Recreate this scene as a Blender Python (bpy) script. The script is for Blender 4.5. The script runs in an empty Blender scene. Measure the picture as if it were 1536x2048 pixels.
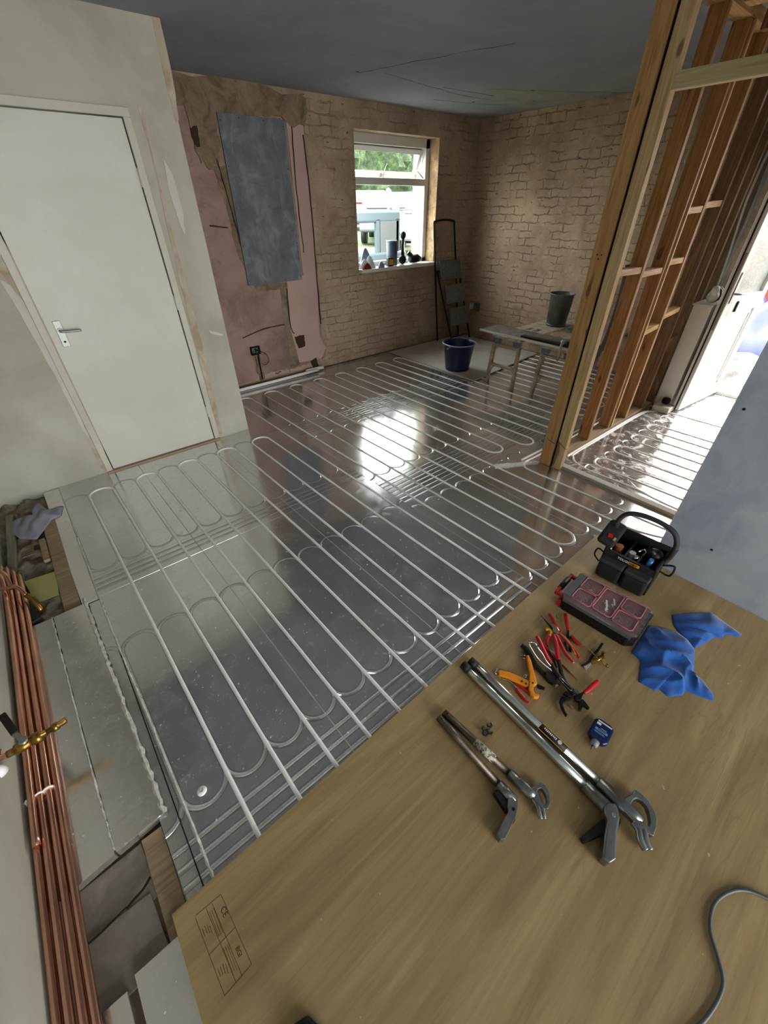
import bpy, math, random
from mathutils import Vector, Matrix
from mathutils.geometry import tessellate_polygon
random.seed(7)
sc = bpy.context.scene
COL = sc.collection
# ------------------------------------------------------------------ camera
FPX, CAMZ = 807.85, 1.57
PITCH, ROLL, YAW = 0.647088982, -0.0105046884, 0.690807880
_f = Vector((math.sin(YAW)*math.cos(PITCH), math.cos(YAW)*math.cos(PITCH), -math.sin(PITCH)))
_r = Vector((math.cos(YAW), -math.sin(YAW), 0)); _u = _r.cross(_f)
_r2 = _r*math.cos(ROLL)+_u*math.sin(ROLL); _u2 = _u*math.cos(ROLL)-_r*math.sin(ROLL)
cam_d = bpy.data.cameras.new('camera'); cam = bpy.data.objects.new('camera', cam_d); COL.objects.link(cam)
cam.matrix_world = Matrix(((_r2.x,_u2.x,-_f.x,0),(_r2.y,_u2.y,-_f.y,0),(_r2.z,_u2.z,-_f.z,CAMZ),(0,0,0,1)))
cam_d.sensor_fit = 'VERTICAL'; cam_d.sensor_height = 24; cam_d.lens = FPX/2048*24; cam_d.clip_start = .02; cam_d.clip_end = 200
sc.camera = cam
def P(u, v, n='z', val=0.0):
    """world point seen in the photograph at (u, v) on the plane n = val"""
    d = _r2*((u-768)/FPX) - _u2*((v-1024)/FPX) + _f
    i = 'xyz'.index(n); c = Vector((0,0,CAMZ)); t = (val-c[i])/d[i]
    return c+d*t
# ------------------------------------------------------------------ light, exposure
sc.view_settings.view_transform = 'Standard'; sc.view_settings.look = 'None'
sc.view_settings.gamma = 1; sc.view_settings.use_curve_mapping = False
sc.view_settings.exposure = 3.4
w = bpy.data.worlds.new('sky'); sc.world = w; w.use_nodes = True
wn = w.node_tree.nodes; wl = w.node_tree.links
bg = wn['Background']
sky = wn.new('ShaderNodeTexSky')
try:
    sky.sky_type = 'NISHITA'; sky.sun_disc = False; sky.sun_elevation = math.radians(48); sky.sun_rotation = math.radians(100)
    sky.air_density = 1.0; sky.dust_density = 4.0
except Exception: pass
wm = wn.new('ShaderNodeMix'); wm.data_type = 'RGBA'; wm.inputs[0].default_value = .97
wl.new(sky.outputs[0], wm.inputs[6]); wm.inputs[7].default_value = (1.0, 0.98, 0.945, 1)
wl.new(wm.outputs[2], bg.inputs[0]); bg.inputs[1].default_value = 1.5
def portal(name, loc, rot, sx, sy):
    l = bpy.data.lights.new(name, 'AREA'); l.shape = 'RECTANGLE'; l.size = sx; l.size_y = sy
    l.cycles.is_portal = True
    o = bpy.data.objects.new(name, l); o.location = loc; o.rotation_euler = rot; COL.objects.link(o)
R90 = math.pi/2
portal('window_portal', (3.855, 4.56, 1.58), (-R90, 0, 0), 1.2, 1.2)
portal('door_portal', (5.33, .49, 1.03), (0, R90, 0), 2.1, .95)
portal('patio_portal', (.75, -5.35, 1.1), (R90, 0, 0), 2.5, 2.2)
portal('roof_fill_portal', (.8, -3.9, 2.50), (0, 0, 0), 1.9, 1.0)  # unseen roof opening behind the camera, added for ambient fill
# ------------------------------------------------------------------ node helpers
def lin(h):
    if isinstance(h, (tuple, list)): return tuple(h)[:3]+(1,)
    c = [int(h[i:i+2], 16)/255 for i in (0, 2, 4)]
    return tuple((x/12.92 if x <= .04045 else ((x+.055)/1.055)**2.4) for x in c)+(1,)
class Nt:
    def __init__(s, name):
        s.m = bpy.data.materials.new(name); s.m.use_nodes = True; s.t = s.m.node_tree; s.n = s.t.nodes; s.l = s.t.links
        s.b = s.n['Principled BSDF']; s.co = None
    def link(s, a, b):
        if isinstance(a, X): a = a.s
        s.l.new(a, b)
    def coord(s):
        if not s.co:
            s.co = s.n.new('ShaderNodeNewGeometry').outputs['Position'] if False else s.n.new('ShaderNodeTexCoord').outputs['Object']
        return s.co
    def world(s): return s.n.new('ShaderNodeNewGeometry').outputs['Position']
    def mapping(s, scale=(1,1,1), rot=(0,0,0), src=None):
        m = s.n.new('ShaderNodeMapping'); s.l.new(src or s.coord(), m.inputs[0])
        m.inputs['Scale'].default_value = scale; m.inputs['Rotation'].default_value = rot; return m.outputs[0]
    def noise(s, scale=5, detail=3, rough=.5, src=None, dist=0, out=0):
        n = s.n.new('ShaderNodeTexNoise'); s.l.new(src or s.coord(), n.inputs['Vector'])
        n.inputs['Scale'].default_value = scale; n.inputs['Detail'].default_value = detail
        n.inputs['Roughness'].default_value = rough; n.inputs['Distortion'].default_value = dist
        return X(s, n.outputs[out])
    def ramp(s, x, stops):
        r = s.n.new('ShaderNodeValToRGB'); s.link(x, r.inputs[0]); e = r.color_ramp.elements
        while len(e) < len(stops): e.new(.5)
        for k, (p, c) in enumerate(stops): e[k].position = p; e[k].color = lin(c) if not isinstance(c, float) else (c, c, c, 1)
        return X(s, r.outputs[0])
    def mix(s, f, a, b):
        m = s.n.new('ShaderNodeMix'); m.data_type = 'RGBA'
        for sk, v in ((m.inputs[0], f), (m.inputs[6], a), (m.inputs[7], b)):
            if isinstance(v, X): s.l.new(v.s, sk)
            elif isinstance(v, float): sk.default_value = v
            else: sk.default_value = lin(v)
        return X(s, m.outputs[2])
    def sep(s, src):
        n = s.n.new('ShaderNodeSeparateXYZ'); s.l.new(src, n.inputs[0]); return [X(s, o) for o in n.outputs]
    def comb(s, x, y, z=0.0):
        n = s.n.new('ShaderNodeCombineXYZ')
        for i, v in enumerate((x, y, z)):
            if isinstance(v, X): s.l.new(v.s, n.inputs[i])
            else: n.inputs[i].default_value = v
        return n.outputs[0]
    def set(s, **k):
        for a, v in k.items():
            i = s.b.inputs[{'color':'Base Color','rough':'Roughness','metal':'Metallic','trans':'Transmission Weight','ior':'IOR','alpha':'Alpha','coat':'Coat Weight','spec':'Specular IOR Level','sheen':'Sheen Weight'}[a]]
            if isinstance(v, X): s.l.new(v.s, i)
            elif i.type == 'RGBA': i.default_value = lin(v)
            else: i.default_value = v
        return s
    def bump(s, h, dist=.001, strength=1.0):
        b = s.n.new('ShaderNodeBump'); b.inputs['Distance'].default_value = dist; b.inputs['Strength'].default_value = strength
        s.link(h, b.inputs['Height']); s.l.new(b.outputs[0], s.b.inputs['Normal']); return s
class X:
    def __init__(s, nt, sock): s.nt = nt; s.s = sock
    def op(s, o, b=None, c=None):
        m = s.nt.n.new('ShaderNodeMath'); m.operation = o
        for i, v in enumerate((s, b, c)):
            if v is None: continue
            if isinstance(v, X): s.nt.l.new(v.s, m.inputs[i])
            else: m.inputs[i].default_value = v
        return X(s.nt, m.outputs[0])
    def __add__(s, b): return s.op('ADD', b)
    def __sub__(s, b): return s.op('SUBTRACT', b)
    def __mul__(s, b): return s.op('MULTIPLY', b)
    def __neg__(s): return s.op('MULTIPLY', -1.0)
    def __truediv__(s, b): return s.op('DIVIDE', b)
    def max(s, b): return s.op('MAXIMUM', b)
    def min(s, b): return s.op('MINIMUM', b)
    def abs(s): return s.op('ABSOLUTE')
    def frac(s): return s.op('FRACT')
    def sqrt(s): return s.op('SQRT')
    def gt(s, b): return s.op('GREATER_THAN', b)
    def lt(s, b): return s.op('LESS_THAN', b)
    def clamp(s):
        r = s.op('MINIMUM', 1.0); return r.max(0.0)
MATS = {}
def simple(name, color, rough=.5, metal=0, nscale=0, var=.12, bumpd=0, **k):
    if name in MATS: return MATS[name]
    n = Nt(name); c = lin(color)
    if nscale:
        f = n.noise(nscale, 4)
        d = tuple(max(0, x*(1-var)) for x in c[:3]); e = tuple(min(1, x*(1+var)) for x in c[:3])
        n.set(color=n.ramp(f, [(.3, d), (.7, e)]))
        if bumpd: n.bump(n.noise(nscale*6, 3), bumpd)
    else: n.set(color=color)
    n.set(rough=rough, metal=metal, **k); MATS[name] = n.m; return n.m
# ------------------------------------------------------------------ mesh helpers
XF = {}
def setprops(o, label=None, cat=None, group=None, kind=None):
    if label: o['label'] = label
    if cat: o['category'] = cat
    if group: o['group'] = group
    if kind: o['kind'] = kind
    return o
def thing(name, label, cat, loc=(0,0,0), rz=0, group=None):
    o = bpy.data.objects.new(name, None); o.empty_display_size = .05; COL.objects.link(o)
    o.location = loc; o.rotation_euler = (0, 0, rz); XF[o.name] = Matrix.Translation(Vector(loc)) @ Matrix.Rotation(rz, 4, 'Z')
    return setprops(o, label, cat, group)
class MB:
    def __init__(s): s.v = []; s.f = []; s.sm = []
    def add(s, vs, fs, smooth=False, M=None):
        b = len(s.v); s.v += [(M @ Vector(p) if M else Vector(p)) for p in vs]
        for f in fs: s.f.append([b+i for i in f]); s.sm.append(smooth)
        return s
    def box(s, a, b, M=None):
        (x0,y0,z0),(x1,y1,z1) = [(min(a[i],b[i]) for i in range(3)) for _ in (0,)][0], [max(a[i],b[i]) for i in range(3)]
        vs = [(x0,y0,z0),(x1,y0,z0),(x1,y1,z0),(x0,y1,z0),(x0,y0,z1),(x1,y0,z1),(x1,y1,z1),(x0,y1,z1)]
        return s.add(vs, [(0,3,2,1),(4,5,6,7),(0,1,5,4),(1,2,6,5),(2,3,7,6),(3,0,4,7)], M=M)
    def beam(s, p, q, w, h, up=(0,0,1)):
        p, q = Vector(p), Vector(q); d = (q-p).normalized(); up = Vector(up)
        if abs(d.dot(up)) > .98: up = Vector((1,0,0))
        a = d.cross(up).normalized()*w/2; c = a.cross(d).normalized()*h/2
        vs = [p-a-c, p+a-c, p+a+c, p-a+c, q-a-c, q+a-c, q+a+c, q-a+c]
        return s.add(vs, [(0,1,2,3),(7,6,5,4),(0,4,5,1),(1,5,6,2),(2,6,7,3),(3,7,4,0)])
    def tube(s, pts, r, n=10, closed=False, caps=True, flat=1.0):
        pts = [Vector(p) for p in pts]; N = len(pts)
        rs = list(r) if isinstance(r, (list, tuple)) else [r]*N
        if len(rs) != N: rs = [rs[min(len(rs)-1, round(i*(len(rs)-1)/max(1, N-1)))] for i in range(N)]
        vs = []; up = None
        for i, p in enumerate(pts):
            if closed: t = pts[(i+1) % N]-pts[i-1]
            else: t = pts[min(i+1, N-1)]-pts[max(i-1, 0)]
            t.normalize()
            if up is None:
                up = Vector((0,0,1)) if abs(t.z) < .9 else Vector((1,0,0))
            a = t.cross(up)
            if a.length < 1e-6: a = t.orthogonal()
            a.normalize(); up = a.cross(t).normalized()
            for k in range(n):
                an = 2*math.pi*k/n; vs.append(p+a*math.cos(an)*rs[i]+up*math.sin(an)*rs[i]*flat)
        fs = []
        for i in range(N if closed else N-1):
            j = (i+1) % N
            for k in range(n): k2 = (k+1) % n; fs.append((i*n+k, i*n+k2, j*n+k2, j*n+k))
        s.add(vs, fs, True)
        if caps and not closed:
            b = len(s.v)-len(vs); s.f.append([b+k for k in range(n)][::-1]); s.sm.append(False)
            s.f.append([b+(N-1)*n+k for k in range(n)]); s.sm.append(False)
        return s
    def cyl(s, p, q, r0, r1=None, n=20, flat=1.0):
        return s.tube([p, q], [r0, r0 if r1 is None else r1], n, flat=flat)
    def lathe(s, prof, c=(0,0,0), n=32, M=None):
        vs = []; c = Vector(c)
        for r, z in prof:
            for k in range(n):
                a = 2*math.pi*k/n; vs.append(c+Vector((r*math.cos(a), r*math.sin(a), z)))
        fs = [(i*n+k, i*n+(k+1) % n, (i+1)*n+(k+1) % n, (i+1)*n+k) for i in range(len(prof)-1) for k in range(n)]
        return s.add(vs, fs, True, M)
    def ball(s, c, r, n=12, sc=(1,1,1)):
        vs = []; fs = []; c = Vector(c); h = n//2
        for i in range(h+1):
            t = math.pi*i/h
            for k in range(n):
                a = 2*math.pi*k/n
                vs.append(c+Vector((r*sc[0]*math.sin(t)*math.cos(a), r*sc[1]*math.sin(t)*math.sin(a), r*sc[2]*math.cos(t))))
        for i in range(h):
            for k in range(n): k2 = (k+1) % n; fs.append((i*n+k, (i+1)*n+k, (i+1)*n+k2, i*n+k2))
        return s.add(vs, fs, True)
    def prism(s, poly, z0, z1, M=None, axis='z'):
        p = [Vector((q[0], q[1], 0)) for q in poly]; n = len(p)
        ar = sum(p[i].x*p[(i+1) % n].y-p[(i+1) % n].x*p[i].y for i in range(n))
        if ar < 0: p.reverse()
        def mk(x, y, z): return (x, y, z) if axis == 'z' else ((x, z, y) if axis == 'y' else (z, x, y))
        vs = [mk(q.x, q.y, z0) for q in p]+[mk(q.x, q.y, z1) for q in p]
        tri = tessellate_polygon([p]); fs = []
        for t in tri:
            a, b, c = t
            if (p[b]-p[a]).cross(p[c]-p[a]).z < 0: b, c = c, b
            fs.append((a, c, b)); fs.append((a+n, b+n, c+n))
        for i in range(n): j = (i+1) % n; fs.append((i, j, j+n, i+n))
        return s.add(vs, fs, M=M)
    def ring(s, outer, inner, z0, z1):
        n = len(outer); vs = [(*p[:2], z0) for p in outer]+[(*p[:2], z0) for p in inner]+[(*p[:2], z1) for p in outer]+[(*p[:2], z1) for p in inner]
        fs = []
        for i in range(n):
            j = (i+1) % n
            fs += [(i, j, n+j, n+i)[::-1], (2*n+i, 2*n+j, 3*n+j, 3*n+i), (i, j, 2*n+j, 2*n+i), (n+j, n+i, 3*n+i, 3*n+j)]
        return s.add(vs, fs)
    def sheet(s, poly, h, rings=10, seg=48, c=None, z0=.002, fold=None, skirt=True):
        """a crumpled cloth: star-shaped outline, heights from h(x, y)"""
        n = len(poly); c = Vector(c) if c else sum((Vector(p[:2]).to_3d() for p in poly), Vector())/n
        per = []; tot = [0]
        for i in range(n): tot.append(tot[-1]+(Vector(poly[(i+1) % n][:2])-Vector(poly[i][:2])).length)
        for k in range(seg):
            d = tot[-1]*k/seg; i = max(j for j in range(n) if tot[j] <= d)
            f = (d-tot[i])/max(1e-9, tot[i+1]-tot[i]); a, b = Vector(poly[i][:2]), Vector(poly[(i+1) % n][:2]); per.append(a.lerp(b, f))
        vs = [(c.x, c.y, h(c.x, c.y, 0))]; fs = []
        for r in range(1, rings+1):
            t = r/rings
            for q in per:
                x = c.x+(q.x-c.x)*t; y = c.y+(q.y-c.y)*t; vs.append((x, y, max(z0, h(x, y, t))))
        for k in range(seg): fs.append((0, 1+k, 1+(k+1) % seg))
        for r in range(rings-1):
            for k in range(seg):
                a = 1+r*seg+k; b = 1+r*seg+(k+1) % seg; fs.append((a, a+seg, b+seg, b))
        if skirt:
            b0 = len(vs); base = [(vs[1+(rings-1)*seg+k][0], vs[1+(rings-1)*seg+k][1], z0-.001) for k in range(seg)]; vs += base
            for k in range(seg):
                a = 1+(rings-1)*seg+k; b = 1+(rings-1)*seg+(k+1) % seg; fs.append((a, b0+k, b0+(k+1) % seg, b))
        return s.add(vs, fs, True)
    def build(s, name, mat, parent=None, label=None, cat=None, group=None, kind=None, world=False, bevel=0, loc=None, thick=0, seg=2):
        vs = s.v
        if parent is not None and world:
            Mi = XF[parent.name].inverted(); vs = [Mi @ v for v in vs]
        if parent is None and loc is not None: vs = [v-Vector(loc) for v in vs]
        me = bpy.data.meshes.new(name); me.from_pydata([tuple(v) for v in vs], [], s.f); me.update()
        me.polygons.foreach_set('use_smooth', s.sm)
        if mat: me.materials.append(mat)
        o = bpy.data.objects.new(name, me); COL.objects.link(o)
        if parent is not None:
            o.parent = parent
            if world: pass
            XF[o.name] = XF.get(parent.name, Matrix())
        elif loc is not None: o.location = loc; XF[o.name] = Matrix.Translation(Vector(loc))
        else: XF[o.name] = Matrix()
        if bevel:
            m = o.modifiers.new('bevel', 'BEVEL'); m.width = bevel; m.segments = seg; m.limit_method = 'ANGLE'; m.angle_limit = math.radians(40)
        if thick:
            m = o.modifiers.new('solid', 'SOLIDIFY'); m.thickness = thick; m.offset = -1
        return setprops(o, label, cat, group, kind)
def smooth(pts, k=8, closed=False):
    pts = [Vector(p) for p in pts]; n = len(pts); out = []
    rng = range(n if closed else n-1)
    for i in rng:
        p0 = pts[i-1] if (closed or i > 0) else pts[0]; p1 = pts[i]; p2 = pts[(i+1) % n]; p3 = pts[(i+2) % n] if (closed or i+2 < n) else pts[-1]
        for j in range(k):
            t = j/k; out.append(.5*((2*p1)+(p2-p0)*t+(2*p0-5*p1+4*p2-p3)*t*t+(3*p1-p0-3*p2+p3)*t**3))
    if not closed: out.append(pts[-1])
    return out
def text(name, s, mat, origin, xd, yd, size, parent=None, depth=.0004, world=True, label=None):
    cu = bpy.data.curves.new(name, 'FONT'); cu.body = s; cu.size = size; cu.extrude = depth; cu.align_x = 'LEFT'
    tmp = bpy.data.objects.new(name+'_tmp', cu); COL.objects.link(tmp)
    dg = bpy.context.evaluated_depsgraph_get(); me = bpy.data.meshes.new_from_object(tmp.evaluated_get(dg))
    bpy.data.objects.remove(tmp); me.name = name
    xd = Vector(xd).normalized(); yd = Vector(yd); yd = (yd-xd*yd.dot(xd)).normalized(); zd = xd.cross(yd)
    M = Matrix(((xd.x,yd.x,zd.x,origin[0]),(xd.y,yd.y,zd.y,origin[1]),(xd.z,yd.z,zd.z,origin[2]),(0,0,0,1)))
    if parent is not None and world: M = XF[parent.name].inverted() @ M
    me.transform(M); me.materials.clear(); me.materials.append(mat)
    o = bpy.data.objects.new(name, me); COL.objects.link(o)
    if parent is not None: o.parent = parent; XF[o.name] = XF[parent.name]
    return o
# ------------------------------------------------------------------ materials
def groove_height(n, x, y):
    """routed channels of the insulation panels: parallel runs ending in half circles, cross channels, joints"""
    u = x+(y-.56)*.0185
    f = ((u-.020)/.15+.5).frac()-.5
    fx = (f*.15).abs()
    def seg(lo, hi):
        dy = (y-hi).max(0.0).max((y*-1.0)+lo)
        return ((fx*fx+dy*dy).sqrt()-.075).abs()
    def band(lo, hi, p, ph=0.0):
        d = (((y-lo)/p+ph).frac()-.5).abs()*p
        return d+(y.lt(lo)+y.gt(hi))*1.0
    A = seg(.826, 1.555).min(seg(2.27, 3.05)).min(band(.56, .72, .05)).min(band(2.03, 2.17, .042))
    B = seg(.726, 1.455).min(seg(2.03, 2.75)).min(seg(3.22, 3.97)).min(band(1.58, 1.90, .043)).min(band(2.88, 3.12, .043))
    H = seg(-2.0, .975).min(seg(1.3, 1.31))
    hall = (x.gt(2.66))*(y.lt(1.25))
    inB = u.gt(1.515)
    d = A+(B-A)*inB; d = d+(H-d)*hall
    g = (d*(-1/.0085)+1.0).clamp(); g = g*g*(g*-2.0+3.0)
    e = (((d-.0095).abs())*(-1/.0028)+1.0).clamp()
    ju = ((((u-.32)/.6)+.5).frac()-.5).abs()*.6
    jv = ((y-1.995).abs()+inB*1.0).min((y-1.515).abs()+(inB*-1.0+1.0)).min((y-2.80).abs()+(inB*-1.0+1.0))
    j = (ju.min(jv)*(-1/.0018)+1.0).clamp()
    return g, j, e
def foil(name, tint, dusty=0, grooves=True, rough=.10):
    n = Nt(name); pos = n.world(); x, y, z = n.sep(pos)
    big = n.noise(2.3, 5, .6, pos); fine = n.noise(38, 4, .65, pos); scr = n.noise(7, 7, .75, pos, .6)
    spots = n.noise(60, 2, .5, pos); hair = n.noise(26, 8, .85, pos, .9)
    smear = n.ramp(scr, [(.46, 0.0), (.70, 1.0)]); speck = n.ramp(spots, [(.71, 0.0), (.75, 1.0)])
    hairs = n.ramp(hair, [(.52, 0.0), (.66, 1.0)])
    col = n.mix((smear*.25).max(hairs*.2), tint, (.80, .80, .79, 1))
    r = (smear*.07)+(hairs*.05)+(n.ramp(big, [(.35, 0.0), (.7, 1.0)])*.05)+rough
    metal = (smear*-.10)+(hairs*-.18)+(speck*-.7)+(.92-dusty*.02)
    h = (fine*.00009)+(scr*.00010)+(big*.0007)+(speck*.0002)
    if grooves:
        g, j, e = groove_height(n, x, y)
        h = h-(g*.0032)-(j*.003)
        col = n.mix((e*.55), col, (.12, .12, .12, 1)); col = n.mix((g*.12).max(j*.6), col, (.85, .85, .83, 1)); metal = metal-(g*.2).max(j*.4)  # light and shade of the grooves put into the colour: dark edges, pale floors
    if dusty:
        du = n.ramp(n.noise(5, 7, .72, pos, 2.2), [(.50, 0.0), (.62, 1.0)])*(x.gt(2.7))*(y.lt(1.25))
        col = n.mix(du*.6, col, (.8, .78, .75, 1)); metal = metal-du*.5; r = r+du*.25
    n.set(color=col, rough=r, metal=metal.max(0.0)); n.bump(h, 1.0); return n.m
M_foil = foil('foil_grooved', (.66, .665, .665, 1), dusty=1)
M_foil2 = foil('foil_offcut', (.74, .73, .71, 1), grooves=False, rough=.15)
def brick_mat(name, c1, c2, c3, mortar, axes, contrast=1.0, bricks=True):
    n = Nt(name); pos = n.world(); x, y, z = n.sep(pos)
    a = {'yz': y, 'xz': x}[axes]
    wob = n.noise(7, 3, .5, pos); wob2 = n.noise(23, 2, .5, pos)
    u = a+(wob-.5)*.07+(wob2-.5)*.02; v = z+(wob-.5)*.05+(wob2-.5)*.022
    vec = n.comb(u, v)
    bt = n.n.new('ShaderNodeTexBrick'); n.l.new(vec, bt.inputs['Vector'])
    bt.inputs['Scale'].default_value = 1; bt.inputs['Brick Width'].default_value = .23; bt.inputs['Row Height'].default_value = .078
    bt.inputs['Mortar Size'].default_value = .006; bt.inputs['Mortar Smooth'].default_value = .4; bt.inputs['Bias'].default_value = 0
    bt.inputs['Color1'].default_value = (1,1,1,1); bt.inputs['Color2'].default_value = (0,0,0,1); bt.inputs['Mortar'].default_value = (.5,.5,.5,1)
    big = n.noise(1.7, 5, .6, pos); med = n.noise(9, 6, .65, pos); fin = n.noise(70, 4, .7, pos); gap = n.noise(4.5, 4, .6, pos)
    col = n.ramp(big, [(.3, c1), (.5, c2), (.72, c3)])
    col = n.mix(n.ramp(med, [(.35, 0.0), (.75, 1.0)])*.5, col, mortar)
    bc = X(n, bt.outputs['Color']); col = n.mix(bc*.07, col, c3)
    joint = X(n, bt.outputs['Fac'])*n.ramp(gap, [(.46, 0.0), (.60, 1.0)])
    pits = n.ramp(n.noise(34, 4, .7, pos), [(.60, 0.0), (.72, 1.0)]); col = n.mix(pits*.55, col, '4d3826'); pt2 = n.ramp(n.noise(5.5, 6, .7, pos, .6), [(.56, 0.0), (.70, 1.0)]); col = n.mix(pt2*.4, col, '6b4d38')
    col = n.mix(joint*.5*contrast, col, '3a2a1f')
    holes = n.ramp(n.noise(16, 3, .6, n.mapping((1, 1, 2.2), src=pos)), [(.70, 0.0), (.73, 1.0)])
    col = n.mix(holes*.8, col, '22190f')
    col = n.mix(n.ramp(fin, [(.3, 0.0), (.8, 1.0)])*.35, col, '8a6f55')
    n.set(color=col, rough=.92, spec=.2)
    n.bump((med*.008)+(fin*.002)-(joint*.012)-(holes*.01), 1.0); return n.m
M_brick = brick_mat('hacked_brick', '907460', 'b99d84', 'd2b89e', 'ddc8b2', 'yz')
M_brickb = brick_mat('hacked_brick_back', '8f7763', 'b09a84', 'c6b19b', 'd2c1ae', 'xz', .6)
def plaster_board(name, base, dark, light, axes='xz', dust=.5, blot=2.0):
    n = Nt(name); pos = n.world()
    a = n.noise(blot, 6, .62, pos, .8); b = n.noise(11, 5, .6, n.mapping((1, 1, .35), src=pos), 1.5)
    col = n.ramp(a, [(.3, dark), (.52, base), (.75, light)])
    col = n.mix(n.ramp(b, [(.52, 0.0), (.8, 1.0)])*dust, col, light)
    n.set(color=col, rough=.85, spec=.25); n.bump(n.noise(60, 3, .5, pos), .0006); return n.m
M_ceil = plaster_board('ceiling_board', '989ca5', '8e919a', 'a7aab0', dust=.35, blot=1.1)
M_blueb = plaster_board('moisture_board', '98a2ae', '8a94a1', 'adb5bc', dust=.45, blot=4)
M_blueb2 = plaster_board('moisture_board_back', '6b7279', '5c6369', '8f9598', dust=.6, blot=5)
n = Nt('painted_wall'); pos = n.world(); x, y, z = n.sep(pos)
st = n.ramp(n.noise(1.6, 5, .6, pos, .5), [(.35, 'a9a798'), (.6, 'bcbbad'), (.8, 'c4c3b8')])
n.set(color=st, rough=.7, spec=.3); n.bump(n.noise(90, 2, .5, pos), .0004); M_wall = n.m
n = Nt('skim_filler'); pos = n.world()
n.set(color=n.ramp(n.noise(8, 5, .6, pos, .6), [(.35, 'a89680'), (.5, 'b5a692'), (.7, 'c6c0b2')]), rough=.85); M_fill = n.m
M_fillw = simple('white_filler', 'cbc9c0', .8, nscale=6, var=.06)
n = Nt('pink_plaster'); pos = n.world()
a_ = n.noise(2.2, 6, .65, pos, .7); b_ = n.noise(6, 6, .7, pos, 1.2)
c_ = n.ramp(a_, [(.32, '7d675e'), (.5, '9f8378'), (.7, 'ad9286')]); c_ = n.mix(n.ramp(b_, [(.55, 0.0), (.75, 1.0)])*.7, c_, '66545a'); d_ = n.noise(1.3, 5, .7, pos, 1.5); c_ = n.mix(n.ramp(d_, [(.50, 0.0), (.66, 1.0)])*.55, c_, '7c6a58')
n.set(color=c_, rough=.85); n.bump(b_, .004); M_pink = n.m
n = Nt('clean_pink_plaster'); pos = n.world()
n.set(color=n.ramp(n.noise(3, 4, .5, pos), [(.3, 'b3968b'), (.7, 'c0a49a')]), rough=.75); M_pink2 = n.m
n = Nt('old_mortar'); pos = n.world()
n.set(color=n.ramp(n.noise(7, 6, .7, pos, .8), [(.3, '5b4b3d'), (.5, '85735d'), (.75, '9f8f79')]), rough=.95); n.bump(n.noise(20, 5, .7, pos), .012); M_mort = n.m
def wood(name, c0, c1, c2, axis='z', scale=1.0, rough=.65, knots=True):
    n = Nt(name); pos = n.world()
    sc_ = {'z': (1, 1, .06), 'x': (.06, 1, 1), 'y': (1, .06, 1)}[axis]
    m = n.mapping(sc_, src=pos)
    a = n.noise(40*scale, 4, .6, m, 1.5); b = n.noise(7*scale, 3, .5, m, .8)
    col = n.ramp(a, [(.3, c0), (.5, c1), (.72, c2)]); col = n.mix(n.ramp(b, [(.4, 0.0), (.75, 1.0)])*.4, col, c0)
    if knots:
        k = n.ramp(n.noise(4.5, 1, .3, n.mapping({'z': (3.2, 3.2, 1), 'x': (1, 3.2, 3.2), 'y': (3.2, 1, 3.2)}[axis], src=pos)), [(.70, 0.0), (.74, 1.0)])
        col = n.mix(k*.75, col, '5a3c1c')
    n.set(color=col, rough=rough, spec=.3); n.bump(a, .0006); return n.m
M_pine = wood('new_pine', 'bb9a68', 'd3b585', 'e2ca9e', 'z')
M_pineh = wood('new_pine_header', 'b9a67c', 'cfbf96', 'dccfa8', 'y')
M_old = wood('old_stud_timber', '86603a', 'a67d4e', 'bd9666', 'z')
M_oldd = wood('dark_stud_timber', '5e4430', '7a5a3e', '94714e', 'z')
M_oldx = wood('noggin_timber', 'a5814f', 'c09c68', 'd2b584', 'x')
M_plate = wood('base_plate_timber', '857058', 'a08a6e', 'b29c80', 'x')
n = Nt('plywood_face'); pos = n.world()
m1 = n.mapping((.55, 5.2, 1), (0, 0, .10), src=pos); m2 = n.mapping((1.2, 26, 1), (0, 0, .10), src=pos)
a_ = n.noise(1.6, 5, .6, m1, 1.0); b_ = n.noise(3.2, 5, .6, m2, .5); c_ = n.noise(2.2, 3, .5, m1, 2.5)
col = n.ramp(a_, [(.28, '836d47'), (.5, '9f885e'), (.7, 'b09a70')]); col = n.mix(n.ramp(b_, [(.35, 0.0), (.8, 1.0)])*.5, col, '7c633e')
ln = n.ramp(c_, [(.47, 0.0), (.495, 1.0), (.505, 1.0), (.53, 0.0)])*n.ramp(n.noise(1.1, 2, .5, pos), [(.45, 0.0), (.62, 1.0)])
col = n.mix(ln*.22, col, '6a5030'); sp = n.ramp(n.noise(35, 2, .5, pos), [(.76, 0.0), (.78, 1.0)]); col = n.mix(sp*.4, col, 'd6cdb4')
n.set(color=col, rough=.62, spec=.35); n.bump(b_, .0003); M_ply = n.m
M_plye = simple('plywood_edge', '8a7048', .8, nscale=40, var=.2)
M_stamp = simple('stamp_ink', '4e3a20', .8)
M_pipe = simple('white_heating_pipe', 'f6f6f4', .4, nscale=20, var=.03)
M_white = simple('white_upvc', 'ddddd8', .3, nscale=3, var=.03, coat=.2)
M_doorp = plaster_board('door_paint', 'cfd0c4', 'c8c9bc', 'd8d9cf', dust=.2, blot=1.2)
M_doorp.node_tree.nodes['Principled BSDF'].inputs['Roughness'].default_value = .38
M_trimp = simple('painted_frame', 'c3c1b3', .45, nscale=5, var=.07)
M_gap = simple('dark_gap', '0c0b0a', .9)
M_alu = simple('satin_aluminium', '9da09e', .5, .9)
M_dirty_alu = simple('plastered_aluminium', 'b3a791', .6, .1, nscale=18, var=.3)
M_galv = simple('zinc_plated_tube', 'c9cfcd', .22, 1, nscale=12, var=.1)
M_cast = simple('cast_aluminium', '8b8d8b', .36, .9, nscale=25, var=.18, bumpd=.0004)
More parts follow.
